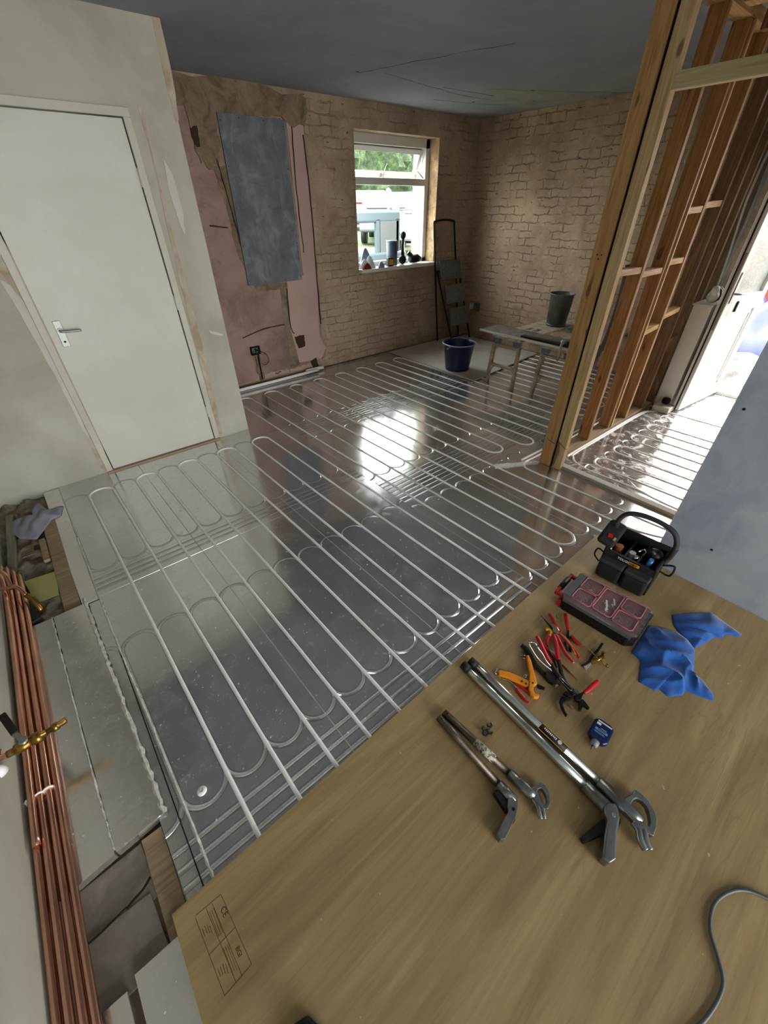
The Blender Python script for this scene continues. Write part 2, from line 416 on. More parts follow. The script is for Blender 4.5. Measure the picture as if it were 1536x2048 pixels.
M_worn = simple('worn_steel_tube', '6c6155', .42, .85, nscale=30, var=.3)
M_chrome = simple('chrome', 'd0d2d2', .12, 1)
M_steel = simple('dark_tool_steel', '3a3836', .3, .9)
M_black = simple('black_plastic', '0b0b0c', .5, nscale=20, var=.2, spec=.35)
M_blackf = simple('black_nylon_fabric', '101012', .8, nscale=90, var=.4, bumpd=.0006)
M_dgrey = simple('dark_grey_fabric', '2a2c2e', .7, nscale=60, var=.2)
M_red = simple('red_grip', 'b3121a', .38, nscale=15, var=.12)
M_redp = simple('red_plastic', 'b0141c', .35)
M_yel = simple('yellow_grip', 'd9a514', .4)
M_orange = simple('orange_cutter_body', 'e08d10', .4, nscale=15, var=.08)
M_brass = simple('brass', '9a7a3c', .3, .95, nscale=30, var=.15)
M_copper = simple('copper_pipe', 'dca88e', .22, 1, nscale=6, var=.2)
M_navy = simple('navy_plastic', '12204e', .3, nscale=10, var=.1)
M_blue = simple('blue_plastic', '1f6fb0', .35)
M_bottle = simple('blue_bottle_plastic', '0f1f4e', .25)
M_lab = simple('label_white', 'd7dce2', .5)
M_labb = simple('label_pale_blue', '6e8fb8', .5)
M_greyc = simple('grey_cap', '8a8c92', .45)
M_cable = simple('grey_cable_sheath', '4f5556', .5)
M_wire = simple('light_grey_cable', 'a9a69e', .5)
M_bin = simple('galvanised_bin', '7a8180', .45, .7, nscale=9, var=.25)
M_purple = simple('purple_plastic', '3a1436', .5)
M_clamp = simple('blue_bracket_paint', '5f7690', .5, nscale=25, var=.3)
n = Nt('blue_cloth'); pos = n.world(); n.set(color=n.ramp(n.noise(12, 4, .6, pos), [(.3, '1a4a94'), (.7, '2a62b0')]), rough=.95, sheen=.4, spec=.1); n.bump(n.noise(260, 2, .5, pos), .001); M_cloth = n.m
M_rag = simple('grey_rag', '8f8f9e', .9, nscale=10, var=.15)
M_tape = simple('crinkled_foil_tape', 'dedcd4', .3, .35, nscale=60, var=.2, bumpd=.004)
M_note = simple('yellow_paper', 'b0b070', .85)
M_slate = simple('black_pad', '1f2422', .8)
M_sub = plaster_board('dusty_subfloor', '7a6b5b', '5e5145', '94856f', dust=.6, blot=5)
M_screed = plaster_board('grey_board_subfloor', '8a8377', '746d61', 'a29b8d', dust=.5, blot=6)
M_sheet = plaster_board('grey_sheet', 'bdb9b1', 'aeaaa2', 'cac6be', dust=.3, blot=2)
M_rubber = simple('black_rubber', '0d0d0d', .6)
M_glass = Nt('window_glass').set(color='f4faf8', rough=0.0, trans=1.0, ior=1.02).m
n = Nt('obscured_glass'); n.set(color='e8f2ec', rough=.25, trans=.8, ior=1.3)
n.bump(n.noise(60, 3, .6, n.mapping((1, 1, .6), src=n.world()), 1.5), .02); M_obs = n.m
# ------------------------------------------------------------------ the setting
Zc = 2.39; XL = -.60; YD = 3.33; YB = 4.34; XR = 5.15; ZT = .018
def S(name, mb, mat, **k): return mb.build(name, mat, kind=k.pop('kind', 'structure'), **k)
def inset(name, mb, mat, parent, **k): return mb.build(name, mat, parent, **k)
fl = MB().prism([(-.245,YD+.1),(-.238,1.974),(-.285,1.974),(-.281,.45),(-.28,-5.2),(5.15,-5.2),(5.15,.02),(5.25,.02),(5.25,.97),(5.15,.97),(5.15,YB),(1.1,YB),(1.1,YD+.1)], -.034, 0)
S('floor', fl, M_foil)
sub = MB().box((XL-.1, -5.3, -.16), (5.4, YB+.1, -.036)); S('floor', sub, M_sub)
S('ceiling', MB().box((XL-.2, -3.4, Zc), (5.5, YB+.3, Zc+.12)).box((XL-.2, -5.4, Zc), (-.15, -3.4, Zc+.12)).box((1.75, -5.4, Zc), (5.5, -3.4, Zc+.12)).box((-.15, -5.4, Zc), (1.75, -4.4, Zc+.12)), M_ceil)  # rear opening left in the unseen part, added to let in fill light
S('wall_left', MB().box((XL-.15, -5.4, -.16), (XL, YD+.2, Zc)), M_wall)
# inner wall with the white door
DX0, DX1, DH = .109, .888, 1.98
wi = MB().box((XL, YD, -.1), (DX0-.045, YD+.12, Zc)).box((DX1+.045, YD, -.03), (1.195, YD+.12, Zc)).box((DX0-.045, YD, DH+.04), (DX1+.045, YD+.12, Zc)).box((1.10, YD+.12, -.03), (1.195, YB, Zc))
WI = S('wall_inner', wi, M_wall)
# back wall with window opening
wx0, wx1, wz0, wz1 = 3.25, 4.465, .985, 2.187
wb = MB().box((1.0, YB, -.1), (wx0, YB+.28, Zc)).box((wx1, YB, -.1), (5.45, YB+.28, Zc)).box((wx0, YB, -.1), (wx1, YB+.28, wz0)).box((wx0, YB, wz1), (wx1, YB+.28, Zc))
WB = S('wall_back', wb, M_brickb)
WR = S('wall_right', MB().box((XR, .99, -.1), (XR+.28, YB, Zc)).box((XR, -5.3, -.1), (XR+.12, -.0, Zc)).box((XR, 0, 2.09), (XR+.12, .99, Zc)), M_brick)
S('wall_front', MB().box((XL, -5.4, -.1), (-.5, -5.2, Zc)).box((2.0, -5.4, -.1), (5.2, -5.2, Zc)).box((-.5, -5.4, 2.25), (2.0, -5.2, Zc)), M_wall)
# partition clad in blue-grey board
S('wall_partition', MB().box((2.125, -5.2, 0.0), (2.138, .300, Zc)), M_blueb)
stp = MB()
for yy in (.258, -.2, -.65, -1.1, -1.6, -2.1): stp.box((2.138, yy-.02, 0), (2.225, yy+.022, Zc))
stp.box((2.225, -5.2, 0), (2.238, .296, Zc)); S('wall_partition', stp, M_oldx)
ed = MB().box((2.1235, .2985, 0.0), (2.139, .3015, Zc)); S('trim_1', ed, simple('board_paper_edge', 'a49d90', .8))
hh = MB()
for (yy, zz) in ((.268, .15), (.262, .9), (.1, .24), (.264, 1.5)): hh.cyl((2.1245, yy, zz), (2.1255, yy, zz), .006, n=10)
S('trim_2', hh, M_gap)
# plaster and board on the back wall
def wobble(pts, amp=.012, sub_=6, seed=1):
    rr = random.Random(seed); out = []
    n_ = len(pts)
    for i in range(n_):
        a, b = Vector(pts[i]), Vector(pts[(i+1) % n_])
        for k in range(sub_):
            p = a.lerp(b, k/sub_); out.append((p.x+(rr.random()-.5)*amp*2*(k > 0), p.y+(rr.random()-.5)*amp*2*(k > 0)))
    return out
pk = wobble([(1.15,.06),(1.75,.05),(1.95,.10),(2.28,.09),(2.55,.09),(2.68,.12),(2.72,.24),(2.66,.40),(2.685,1.2),(2.69,2.18),(2.5,2.19),(2.2,2.24),(1.95,2.30),(1.7,2.30),(1.15,2.36)], .012)
inset('plaster_patch', MB().prism(pk, YB-.010, YB-.001, axis='y'), M_pink, WB, label='dirty pink plaster', world=True)
pk2 = wobble([(2.32,.13),(2.62,.12),(2.70,.22),(2.63,.36),(2.665,1.2),(2.67,2.17),(2.50,2.18),(2.50,1.0),(2.30,.98),(2.27,.5)], .004, 5, 3)
inset('plaster_patch', MB().prism(pk2, YB-.018, YB-.009, axis='y'), M_pink2, WB, label='clean smooth pink plaster', world=True)
mo = MB()
mo.prism(wobble([(1.60,2.20),(1.86,2.12),(2.3,2.19),(2.69,2.16),(2.71,2.37),(1.15,2.38),(1.15,2.3)], .03, 8, 5), YB-.02, YB-.002, axis='y')
mo.prism(wobble([(1.74,1.86),(1.87,1.86),(1.90,.98),(2.48,.93),(2.52,1.05),(2.50,.96),(2.30,.92),(2.27,.52),(2.36,.5),(2.40,.3),(2.32,.1),(2.20,.1),(2.21,.9),(1.96,.9),(1.83,1.2),(1.80,1.6)], .012, 5, 8), YB-.014, YB-.002, axis='y')
mo.prism(wobble([(1.62,2.22),(1.84,2.22),(1.86,1.98),(1.80,1.86),(1.72,1.83),(1.66,1.9)], .02, 5, 9), YB-.022, YB-.003, axis='y')
mo.prism(wobble([(1.80,.30),(1.86,.30),(1.87,.04),(1.81,.04)], .008, 5, 9), YB-.016, YB-.003, axis='y')
inset('mortar_scar', mo, M_mort, WB, world=True)
dk = MB()
dk.prism(wobble([(1.63,2.08),(1.69,2.10),(1.68,1.97),(1.64,1.98)], .01, 4, 2), YB-.0235, YB-.02, axis='y')
dk.prism(wobble([(2.30,.42),(2.42,.42),(2.42,.30),(2.33,.29)], .008, 4, 2), YB-.0235, YB-.01, axis='y')
dk.prism(wobble([(2.47,.12),(2.55,.14),(2.57,.05),(2.50,.03)], .01, 4, 4), YB-.0235, YB-.01, axis='y')
for pts in ([(1.80,1.9),(1.84,1.6),(1.88,1.25),(1.90,1.0)], [(2.66,2.1),(2.675,1.6),(2.665,1.1),(2.66,.5)], [(2.55,2.15),(2.53,1.7),(2.535,1.2)], [(1.62,1.45),(1.78,1.43)], [(1.7,.5),(1.95,.55),(2.2,.56)], [(2.28,.9),(2.27,.55),(2.3,.45)]):
    q = smooth([(p[0], YB-.019, p[1]) for p in pts], 6)
    q = [v+Vector((random.uniform(-.004,.004),0,0)) for v in q]
    dk.tube(q, [.004+.003*random.random() for _ in q], 6)
inset('wall_chase', dk, simple('chase_shadow_dirt', '3a2c20', .95), WB, world=True)
bb = thing('plasterboard_panel', 'grey-blue plasterboard panel screwed over an opening in the pink plastered wall', 'board', (2.17, YB-.022, .96))
MB().box((1.868, YB-.034, .962), (2.472, YB-.022, 2.186)).build('board', M_blueb2, bb, world=True, bevel=.001)
spots_ = [(xx, 1.0+i*.285) for i in range(5) for xx in (1.885, 2.455)]+[(xx, zz) for xx in (2.05, 2.27) for zz in (.98, 2.165)]
for xx, zz in spots_: MB().cyl((xx, YB-.0345, zz), (xx, YB-.0365, zz), .004, n=8).build('screw', M_gap, bb, world=True)
sb = thing('socket_box', 'open metal socket back box with loose wires in the pink wall', 'socket', (1.80, YB-.02, .3))
m = MB(); x0, x1, z0, z1 = 1.76, 1.86, .32, .40
for a, b in (((x0,z0),(x1,z0+.008)), ((x0,z1-.008),(x1,z1)), ((x0,z0),(x0+.008,z1)), ((x1-.008,z0),(x1,z1))): m.box((a[0], YB-.045, a[1]), (b[0], YB-.012, b[1]))
m.build('box_rim', M_gap, sb, world=True)
MB().box((x0+.008, YB-.022, z0+.008), (x1-.008, YB-.016, z1-.008)).build('back_box', M_chrome, sb, world=True)
m = MB()
m.tube(smooth([(1.79,YB-.03,.36),(1.785,YB-.06,.28),(1.78,YB-.05,.18),(1.785,YB-.04,.12)]), .003, 6)
m.tube(smooth([(1.84,YB-.03,.35),(1.90,YB-.07,.32),(1.93,YB-.06,.24),(1.88,YB-.05,.20),(1.85,YB-.04,.22)]), .003, 6)
m.tube(smooth([(1.81,YB-.03,.37),(1.83,YB-.06,.36),(1.825,YB-.05,.30),(1.83,YB-.03,.06)]), .007, 6)
m.build('wire', M_black, sb, world=True)
# ceiling scars
cs = MB()
for pts in ([(3.1,2.4),(2.9,3.0),(2.75,3.55)], [(2.9,3.45),(3.5,3.55),(4.2,3.6),(4.9,3.3)], [(3.9,3.9),(4.6,3.7),(5.1,3.2)], [(3.6,3.5),(4.4,3.45)]):
    q = smooth([(p[0], p[1], Zc-.0005) for p in pts], 10); q = [v+Vector((random.uniform(-.01,.01), random.uniform(-.01,.01), 0)) for v in q]
    cs.tube(q, [.0004+.0012*random.random() for _ in q], 5)
for p in ((4.35,3.1,.05),(4.75,3.35,.03),(4.3,3.75,.025),(2.72,3.55,.02),(4.95,2.4,.03)):
    cs.prism([(p[0]+p[2]*random.uniform(.5,1)*math.cos(a), p[1]+.5*p[2]*random.uniform(.5,1)*math.sin(a)) for a in [k*.7 for k in range(9)]], Zc-.002, Zc-.0002)
S('trim_3', cs, simple('ceiling_crack', '33302c', .9))
S('trim_4', MB().prism(wobble([(4.0,3.3),(4.5,3.0),(5.13,2.6),(5.13,3.7),(4.4,3.6)], .03, 6, 4), Zc-.002, Zc-.0001), plaster_board('ceiling_patch', 'a09f9a', '8f8e8a', 'adaba5', dust=.4, blot=3))
# fillings and stains round the inner door
fi = MB()
def onD(pts, d=.0016): return [(P(u, v, 'y', YD).x, P(u, v, 'y', YD).z) for u, v in pts]
for k, pts in enumerate([[(0,470),(0,545),(60,640),(110,740),(150,830),(200,935),(222,955),(218,925),(165,800),(100,660),(50,560)],
            [(275,215),(300,300),(340,480),(378,640),(410,760),(432,860),(446,880),(440,850),(405,690),(370,560),(335,430),(300,290),(283,215)],
            [(317,25),(300,20),(325,140),(345,215),(352,245),(358,240),(340,130)]]):
    fi.prism(wobble(onD(pts), .004, 4, k), YD-.0025, YD-.0003, axis='y')
inset('filler_band', fi, M_fill, WI, label='brown and pink stripped plaster beside the door frame', world=True)
fi = MB()
for k, pts in enumerate([[(0,560),(30,610),(70,680),(120,770),(165,860),(180,880),(160,830),(110,720),(60,620),(20,570)], [(325,315),(345,350),(365,420),(370,470),(360,450),(340,390)], [(418,660),(445,668),(446,672),(420,666)]]):
    fi.prism(wobble(onD(pts), .003, 4, k), YD-.0035, YD-.0022, axis='y')
inset('filler_band', fi, M_fillw, WI, label='white filler smears', world=True)
# door 1: white flush door
D1 = S('door_1', MB().box((DX0+.004, YD-.004, .012), (DX1-.004, YD+.034, DH-.004)), M_doorp, bevel=.002)
fr = MB()
fr.box((DX0-.042, YD-.014, -.02), (DX0-.002, YD+.06, DH+.002)).box((DX1+.002, YD-.014, -.02), (DX1+.042, YD+.06, DH+.002)).box((DX0-.042, YD-.014, DH+.002), (DX1+.042, YD+.06, DH+.042))
inset('door_frame', fr, M_trimp, D1, bevel=.003, world=True)
inset('frame_gap', MB().box((DX0-.004, YD+.036, 0), (DX1+.004, YD+.06, DH)), M_gap, D1, world=True)
inset('threshold', MB().box((DX0-.04, YD-.03, -.02), (DX1+.04, YD+.03, .010)), M_plate, D1, label='worn wooden threshold', world=True)
hp = P(123, 668, 'y', YD-.006); hp2 = Vector((hp.x, YD-.006, hp.z))
dh = inset('door_handle', MB().box((hp.x-.020, YD-.010, hp.z-.075), (hp.x+.020, YD-.004, hp.z+.075)), M_alu, D1, bevel=.002, world=True, label='silver lever handle on a back plate')
m = MB().tube(smooth([(hp.x, YD-.01, hp.z+.02), (hp.x, YD-.045, hp.z+.02), (hp.x+.02, YD-.05, hp.z+.018), (hp.x+.105, YD-.05, hp.z+.014)]), .007, 10).cyl((hp.x, YD-.009, hp.z+.02), (hp.x, YD-.02, hp.z+.02), .014)
inset('lever', m, M_alu, dh, world=True)
inset('keyhole', MB().cyl((hp.x, YD-.0103, hp.z-.045), (hp.x, YD-.0115, hp.z-.045), .006, n=12), M_gap, dh, world=True)
for zz in (.25, 1.05, 1.72):
    inset('hinge', MB().cyl((DX1+.001, YD-.010, zz-.045), (DX1+.001, YD-.010, zz+.045), .006, n=10).box((DX1-.012, YD-.006, zz-.045), (DX1+.012, YD-.002, zz+.045)), M_trimp, D1, world=True)
# window
WY = YB+.15
W1 = MB()
def rail(mb, x0, x1, z0, z1, y0, y1): mb.box((x0, y0, z0), (x1, y1, z1))
rail(W1, wx0, wx0+.062, wz0, wz1, WY, WY+.07); rail(W1, wx1-.062, wx1, wz0, wz1, WY, WY+.07)
rail(W1, wx0, wx1, wz1-.085, wz1, WY, WY+.07); rail(W1, wx0, wx1, wz0-.02, wz0+.055, WY, WY+.07); rail(W1, wx0+.06, wx1-.06, 1.765, 1.83, WY, WY+.07)
W1 = S('window_1', W1, M_white, bevel=.004)
inset('window_sill', MB().box((wx0+.01, YB-.045, .955), (wx1+.03, WY, .992)), M_white, W1, bevel=.004, world=True)
inset('pane', MB().box((wx0+.06, WY+.03, wz0+.05), (wx1-.06, WY+.036, 1.77)), M_glass, W1, world=True)
# opened top light, hinged at the top and pushed outwards
ang = math.radians(24); hz, hy = wz1-.09, WY+.05
def tl(x, d, t): return (x, hy+math.sin(ang)*d+math.cos(ang)*t, hz-math.cos(ang)*d+math.sin(ang)*t)
def tbox(mb, x0, x1, d0, d1, t0, t1):
    vs = [tl(x, d, t) for t in (t0, t1) for (x, d) in ((x0,d0),(x1,d0),(x1,d1),(x0,d1))]
    mb.add(vs, [(0,1,2,3),(7,6,5,4),(0,4,5,1),(1,5,6,2),(2,6,7,3),(3,7,4,0)])
m = MB(); L_ = .275; a0, a1 = wx0+.07, wx1-.07
tbox(m, a0, a1, 0, .045, -.02, .03); tbox(m, a0, a1, L_-.045, L_, -.02, .03); tbox(m, a0, a0+.045, 0, L_, -.02, .03); tbox(m, a1-.045, a1, 0, L_, -.02, .03)
cs_ = inset('casement', m, M_white, W1, bevel=.003, world=True)
m = MB(); tbox(m, a0+.04, a1-.04, .04, L_-.04, .003, .009); inset('pane', m, M_glass, cs_, world=True)
m = MB(); tbox(m, 3.82, 3.85, L_-.05, L_+.0, -.05, -.02); m.tube([tl(3.835, L_-.03, -.045), tl(3.86, L_-.14, -.055)], .008, 8); inset('handle', m, M_alu, cs_, world=True)
inset('stay', MB().tube([(wx1-.065, WY+.03, 1.84), tl(wx1-.075, .2, .0)], .005, 6), M_steel, W1, world=True)
rev = MB().box((wx1-.001, YB+.002, wz0), (wx1+.004, WY, wz1)); S('trim_5', rev, simple('broken_reveal_mortar', 'b89a78', .9, nscale=14, var=.35, bumpd=.01))
# left foot-of-wall trunking: white conduit
t = thing('conduit', 'white plastic conduit pipe along the foot of the back wall', 'pipe', (1.9, YB-.06, .02))
MB().tube([(1.22, YB-.135, .03), (2.0, YB-.13, .032), (2.5, YB-.12, .035)], .016, 12).build('tube', M_pipe, t, world=True)
MB().tube([(2.36, YB-.075, .034), (2.60, YB-.07, .034)], .019, 12).tube([(1.22, YB-.10, .015), (2.3, YB-.09, .017)], .010, 10).build('coupler', M_pipe, t, world=True)
S('baseboard_back', MB().box((1.2, YB-.05, 0), (5.1, YB-.001, .012)), M_mort)
# ------------------------------------------------------------------ hall, front door and stud wall
hs = MB().prism([(2.672,1.19),(2.725,1.19),(2.690,-3.1),(2.625,-3.1)], .0, .022); S('trim_6', hs, M_sheet, bevel=.002)
def stud(x0, y0, x1, y1, z0, z1, mat, label, group='studs of the stripped partition', rb=.002, name='timber_stud'):
    o = MB().box((x0, y0, z0), (x1, y1, z1)).build(name, mat, loc=((x0+x1)/2, (y0+y1)/2, z0), bevel=rb, label=label, cat='timber', group=group); return o
M_pineo = wood('amber_pine', 'a67c48', 'c39a63', 'd3ae78', 'z')
MB().box((2.652, 1.2165, .0), (2.688, 1.2315, Zc)).build('gap_shade_strip', M_gap, loc=(2.67,1.224,0), label='dark strip standing in for shade in the gap between the two posts', cat='timber')  # near-black strip added as the shade between the two posts
stud(2.640, 1.232, 2.688, 1.320, .0, Zc, M_pineo, 'pale pine stud at the partition corner, left one of the doubled post', rb=.003)
stud(2.640, 1.150, 2.688, 1.216, .0, Zc, M_pine, 'pale pine stud at the partition corner, right one of the doubled post', rb=.003)
bk = MB().tube(smooth([(2.633,1.29,.20),(2.628,1.22,.19),(2.630,1.205,.21),(2.632,1.15,.18),(2.66,1.145,.17)]), .002, 6).build('wire_tie', M_cable, loc=(2.633,1.22,.18), label='thin wire tied round the foot of the doubled post', cat='wire')
nh = MB()
for dx in (-.012, .012): nh.cyl((2.6405, 1.276+dx, 1.345), (2.6392, 1.276+dx, 1.345), .004, n=8)
nh.cyl((2.6405, 1.276, 1.325), (2.6392, 1.276, 1.325), .004, n=8)
nh.build('nail_hole', M_gap, bpy.data.objects['timber_stud'], world=True)
for i, (x, lab, mt) in enumerate([(3.205, 'brown stud standing alone, first right of the doubled post', M_old), (3.550, 'brown stud with a pale lath beside it, second right of the doubled post', M_old),
        (3.875, 'brown stud third right of the doubled post', M_old), (4.215, 'dark brown stud fourth right of the doubled post', M_oldd), (4.435, 'dark brown stud just left of the tall white box', M_oldd)]):
    stud(x-.019, 1.235, x+.019, 1.322, .03, Zc-.05, mt, lab)
stud(3.572, 1.225, 3.592, 1.250, .03, Zc-.05, M_pine, 'thin pale lath fixed along the front of the second single stud', name='timber_lath')
stud(4.62, 1.235, 4.66, 1.322, .03, Zc-.05, M_oldd, 'dark brown stud above and behind the white box')
stud(4.95, 1.235, 5.0, 1.322, .03, Zc-.05, M_oldd, 'dark brown stud nearest the outer wall')
MB().box((2.70, 1.232, .001), (5.14, 1.325, .030)).build('base_plate', M_plate, loc=(3.9, 1.28, 0), bevel=.002, label='worn timber base plate under the row of studs', cat='timber')
MB().box((2.69, 1.232, Zc-.05), (5.14, 1.325, Zc-.001)).build('top_plate', M_oldx, loc=(3.9, 1.28, Zc-.05), bevel=.002, label='timber top plate carrying the row of studs at the ceiling', cat='timber')
def nog(x0, x1, z, lab, tilt=0, mat=None):
    m = MB().beam((x0, 1.27, z), (x1, 1.27, z+tilt), .06, .036)
    m.build('timber_noggin', mat or M_oldx, loc=((x0+x1)/2, 1.27, z), label=lab, cat='timber', group='noggins between studs', bevel=.002)
nog(2.688, 3.186, 1.243, 'pale noggin bridging the doubled post and the first single stud', -.012)
nog(3.224, 3.531, 1.205, 'pale noggin between the first and second single studs')
nog(3.60, 3.856, 1.245, 'pale noggin level with the ones to its left, between the second and third single studs')
nog(3.60, 3.856, 1.53, 'upper noggin between the second and third single studs', .01)
nog(3.894, 4.196, 1.56, 'upper noggin between the third and fourth single studs', .01)
nog(3.569, 3.856, .78, 'low noggin between the second and third single studs', .02)
nog(3.894, 4.196, .86, 'low noggin between the third and fourth single studs', .02)
nog(4.234, 4.416, .62, 'lowest dark noggin between the two studs beside the white box', .02, M_oldd)
stud(3.70, 1.29, 3.715, 1.315, 1.245, 1.53, M_oldx, 'short upright lath between the two noggins right of the second single stud', name='timber_lath')
MB().box((2.640, -.35, 1.975), (2.686, 1.150, 2.035)).build('door_header', M_pineh, loc=(2.66, .4, 1.975), bevel=.002, label='pale pine header beam running right from the doubled post', cat='timber')
# cripple timbers and joists at the top right
MB().beam((3.30, 1.20, 2.36), (3.30, .60, 2.36), .09, .05).build('timber_joist', M_oldx, loc=(3.3, .9, 2.36), label='short pale timber offcut nailed at the ceiling in the top right corner', cat='timber', bevel=.003)
MB().beam((3.62, 1.20, 2.34), (3.62, .55, 2.34), .06, .09).build('timber_joist', M_oldd, loc=(3.62, .9, 2.3), label='brown joist end beyond the pale offcut at the ceiling', cat='timber', bevel=.003)
# white boxing beside the front door and what lies on it
wbx = thing('meter_box', 'tall white boxed cupboard between the last stud and the open front door', 'cupboard', (4.66, 1.15, 0))
MB().box((4.44, 1.085, .0), (4.94, 1.222, .885)).build('body', M_white, wbx, world=True, bevel=.003)
MB().box((4.425, 1.075, .885), (4.95, 1.228, .90)).build('top', M_fillw, wbx, world=True, bevel=.003)
b = MB().box((4.30, 1.04, .002), (4.44, 1.18, .055)).build('wooden_block', M_fillw, loc=(4.37, 1.11, 0), label='pale block lying on the floor at the foot of the white boxed cupboard', cat='block', bevel=.006)
m = MB().lathe([(0,0),(.03,0),(.036,.02),(.03,.045),(.012,.05),(0,.05)], (4.41, 1.12, .060)); m.build('pipe_collar', M_black, loc=(4.41, 1.12, .06), label='small black plastic collar at the foot of the white boxed cupboard', cat='fitting')
tb = thing('cable_bundle', 'white fitting with a striped brown and white coil of cable on the white cupboard', 'cables', (4.55, 1.14, .90))
m = MB().ball((4.50, 1.13, .955), .052, 14, (1, .8, .95)).ball((4.465, 1.12, 1.0), .038, 12, (.9,.8,1))
m.build('fitting', M_white, tb, world=True)
for k in range(4):
    q = [(4.55+.018*k, 1.14+.05*math.cos(a*.6283), .960+.055*math.sin(a*.6283)) for a in range(10)]; MB().tube(q, .008, 8, closed=True).build('coil', [simple('brown_cable', '5d4c3e', .6), M_white][k % 2], tb, world=True)
m = MB()
for k in (0, .03): m.tube(smooth([(4.58+k,1.15,1.01),(4.57+k,1.16,1.2),(4.58+k,1.2,1.6),(4.66+k,1.21,2.0),(4.70+k*2,1.215,2.38)]), .004, 6)
m.build('cable', M_wire, tb, world=True)
m = MB()
for k in range(6): m.tube(smooth([(4.72+k*.02,1.215,2.38),(4.70+k*.03,1.2,2.0),(4.76+k*.012,1.2,1.6),(4.70+k*.01,1.18,1.2),(4.72,1.16,.93)]), .003, 6)
m.build('wiring_loom', M_cable, loc=(4.74,1.2,1.0), label='thin dark cables hanging from the ceiling behind the white cupboard', cat='cables')
# exterior wall round the front door and the open leaf
DY0, DY1 = .03, .955
S('trim_7', MB().box((XR+.11, -.02, 0), (XR+.18, DY0, 2.1)).box((XR+.11, DY1, 0), (XR+.18, 1.0, 2.1)).box((XR+.11, DY0, 2.05), (XR+.18, DY1, 2.1)).box((XR+.06, -.02, .0), (XR+.24, 1.0, .035)), M_white, bevel=.004)
hx, hyy, fx_, fy = 5.225, .955, 4.43, 1.028
dv = Vector((fx_-hx, fy-hyy, 0)); LW = dv.length; dv.normalize(); nv = Vector((-dv.y, dv.x, 0))
if nv.y > 0: nv = -nv
DM = Matrix(((dv.x, nv.x, 0, hx), (dv.y, nv.y, 0, hyy), (0, 0, 1, .02), (0, 0, 0, 1)))     # local x along leaf, y towards the camera side
def lb(mb, x0, x1, z0, z1, y0=-.03, y1=.03): return mb.box((x0, y0, z0), (x1, y1, z1), M=DM)
m = MB(); lb(m, 0, .10, 0, 2.0); lb(m, LW-.10, LW, 0, 2.0); lb(m, .1, LW-.1, 0, .12); lb(m, .1, LW-.1, 1.88, 2.0); lb(m, .1, LW-.1, .80, .93)
D2 = S('door_2', m, M_white, bevel=.004)
m = MB(); lb(m, .1, LW-.1, .12, .80, -.015, .012); inset('lower_panel', m, M_white, D2, world=True)
m = MB(); lb(m, .12, LW-.12, .14, .155, .012, .02); lb(m, .12, LW-.12, .765, .78, .012, .02); lb(m, .12, .135, .14, .78, .012, .02); lb(m, LW-.135, LW-.12, .14, .78, .012, .02); inset('moulding', m, M_white, D2, world=True, bevel=.003)
m = MB(); lb(m, .1, LW-.1, .93, 1.88, -.006, .006); inset('pane', m, M_obs, D2, world=True, label='stippled obscured glass')
m = MB(); lb(m, .28, .56, .835, .895, .03, .036); lp = inset('letterbox', m, M_white, D2, world=True, bevel=.003)
m = MB(); lb(m, .565, .585, .82, .90, .03, .042); inset('flap_end', m, M_gap, lp, world=True)
m = MB(); lb(m, LW, LW+.003, .0, 2.0, -.008, .004); inset('gasket', m, M_rubber, D2, world=True)
m = MB(); lb(m, LW, LW+.002, .7, 1.25, .006, .022); inset('lock_strip', m, M_alu, D2, world=True)
m = MB(); lb(m, LW-.065, LW-.035, .90, 1.12, .03, .038); m.tube([DM @ Vector((LW-.05, .04, .97)), DM @ Vector((LW-.05, .075, .97)), DM @ Vector((LW-.07, .08, .97)), DM @ Vector((LW-.18, .08, .965))], .008, 8)
inset('door_handle', m, M_alu, D2, world=True)
# ------------------------------------------------------------------ heating pipes
PR = .0078; PZ = -.0012
def px_(n_, y): return -.055+.150*n_-.0185*(y-.56)
def run(ns, y_lo, y_hi, start_up=True):
    """serpentine through channel numbers ns, bottoms y_lo[i], tops y_hi[i] for successive turns"""
    pts = []; up = start_up
    for i, n_ in enumerate(ns):
        a, b = (y_lo[i], y_hi[i]) if up else (y_hi[i], y_lo[i])
        steps = 14
        for k in range(steps+1):
            y = a+(b-a)*k/steps; pts.append(Vector((px_(n_, y)+random.uniform(-.0008,.0008), y, PZ)))
        if i+1 < len(ns):
            c = Vector(((px_(n_, b)+px_(ns[i+1], b))/2, b, PZ)); s_ = 1 if up else -1
            for k in range(1, 12):
                t = math.pi*k/12; pts.append(c+Vector((-math.cos(t)*.075, s_*math.sin(t)*.075, 0)))
        up = not up
    return pts
def pipe(pts, label, group='white heating pipes'):
    c = sum(pts, Vector())/len(pts); loc = (c.x, c.y, 0)
    return MB().tube(pts, PR, 10).build('heating_pipe', M_pipe, loc=loc, label=label, cat='pipe', group=group)
where = ['farthest left, nearest the crinkled seam', 'second from the left, below the door', 'third from the left, below the door', 'fourth from the left, by the right door jamb', 'fifth from the left, by the white wall corner']
for i in range(5): pipe(run([2*i, 2*i+1], [.30, .30], [3.035]*2), 'white heating pipe hairpin '+where[i])
pipe(run([10, 11, 12], [.30, 3.0, .30][:0] or [.30, .30, .30], [3.965]*3), 'white heating pipe hairpin just right of the white wall corner')
endA = smooth([(px_(15,.60),.60,PZ),(2.21,.48,PZ),(2.25,.36,PZ),(2.35,.22,PZ),(2.44,.05,PZ),(2.47,-.2,PZ)], 6)
pipe([v for v in run([12, 13, 14, 15], [.30, .735, .735, .62], [3.965]*4)]+endA, 'white serpentine heating pipe crossing the brightest reflection in the floor')
ns = list(range(16, 35)); ylo = []; yhi = []
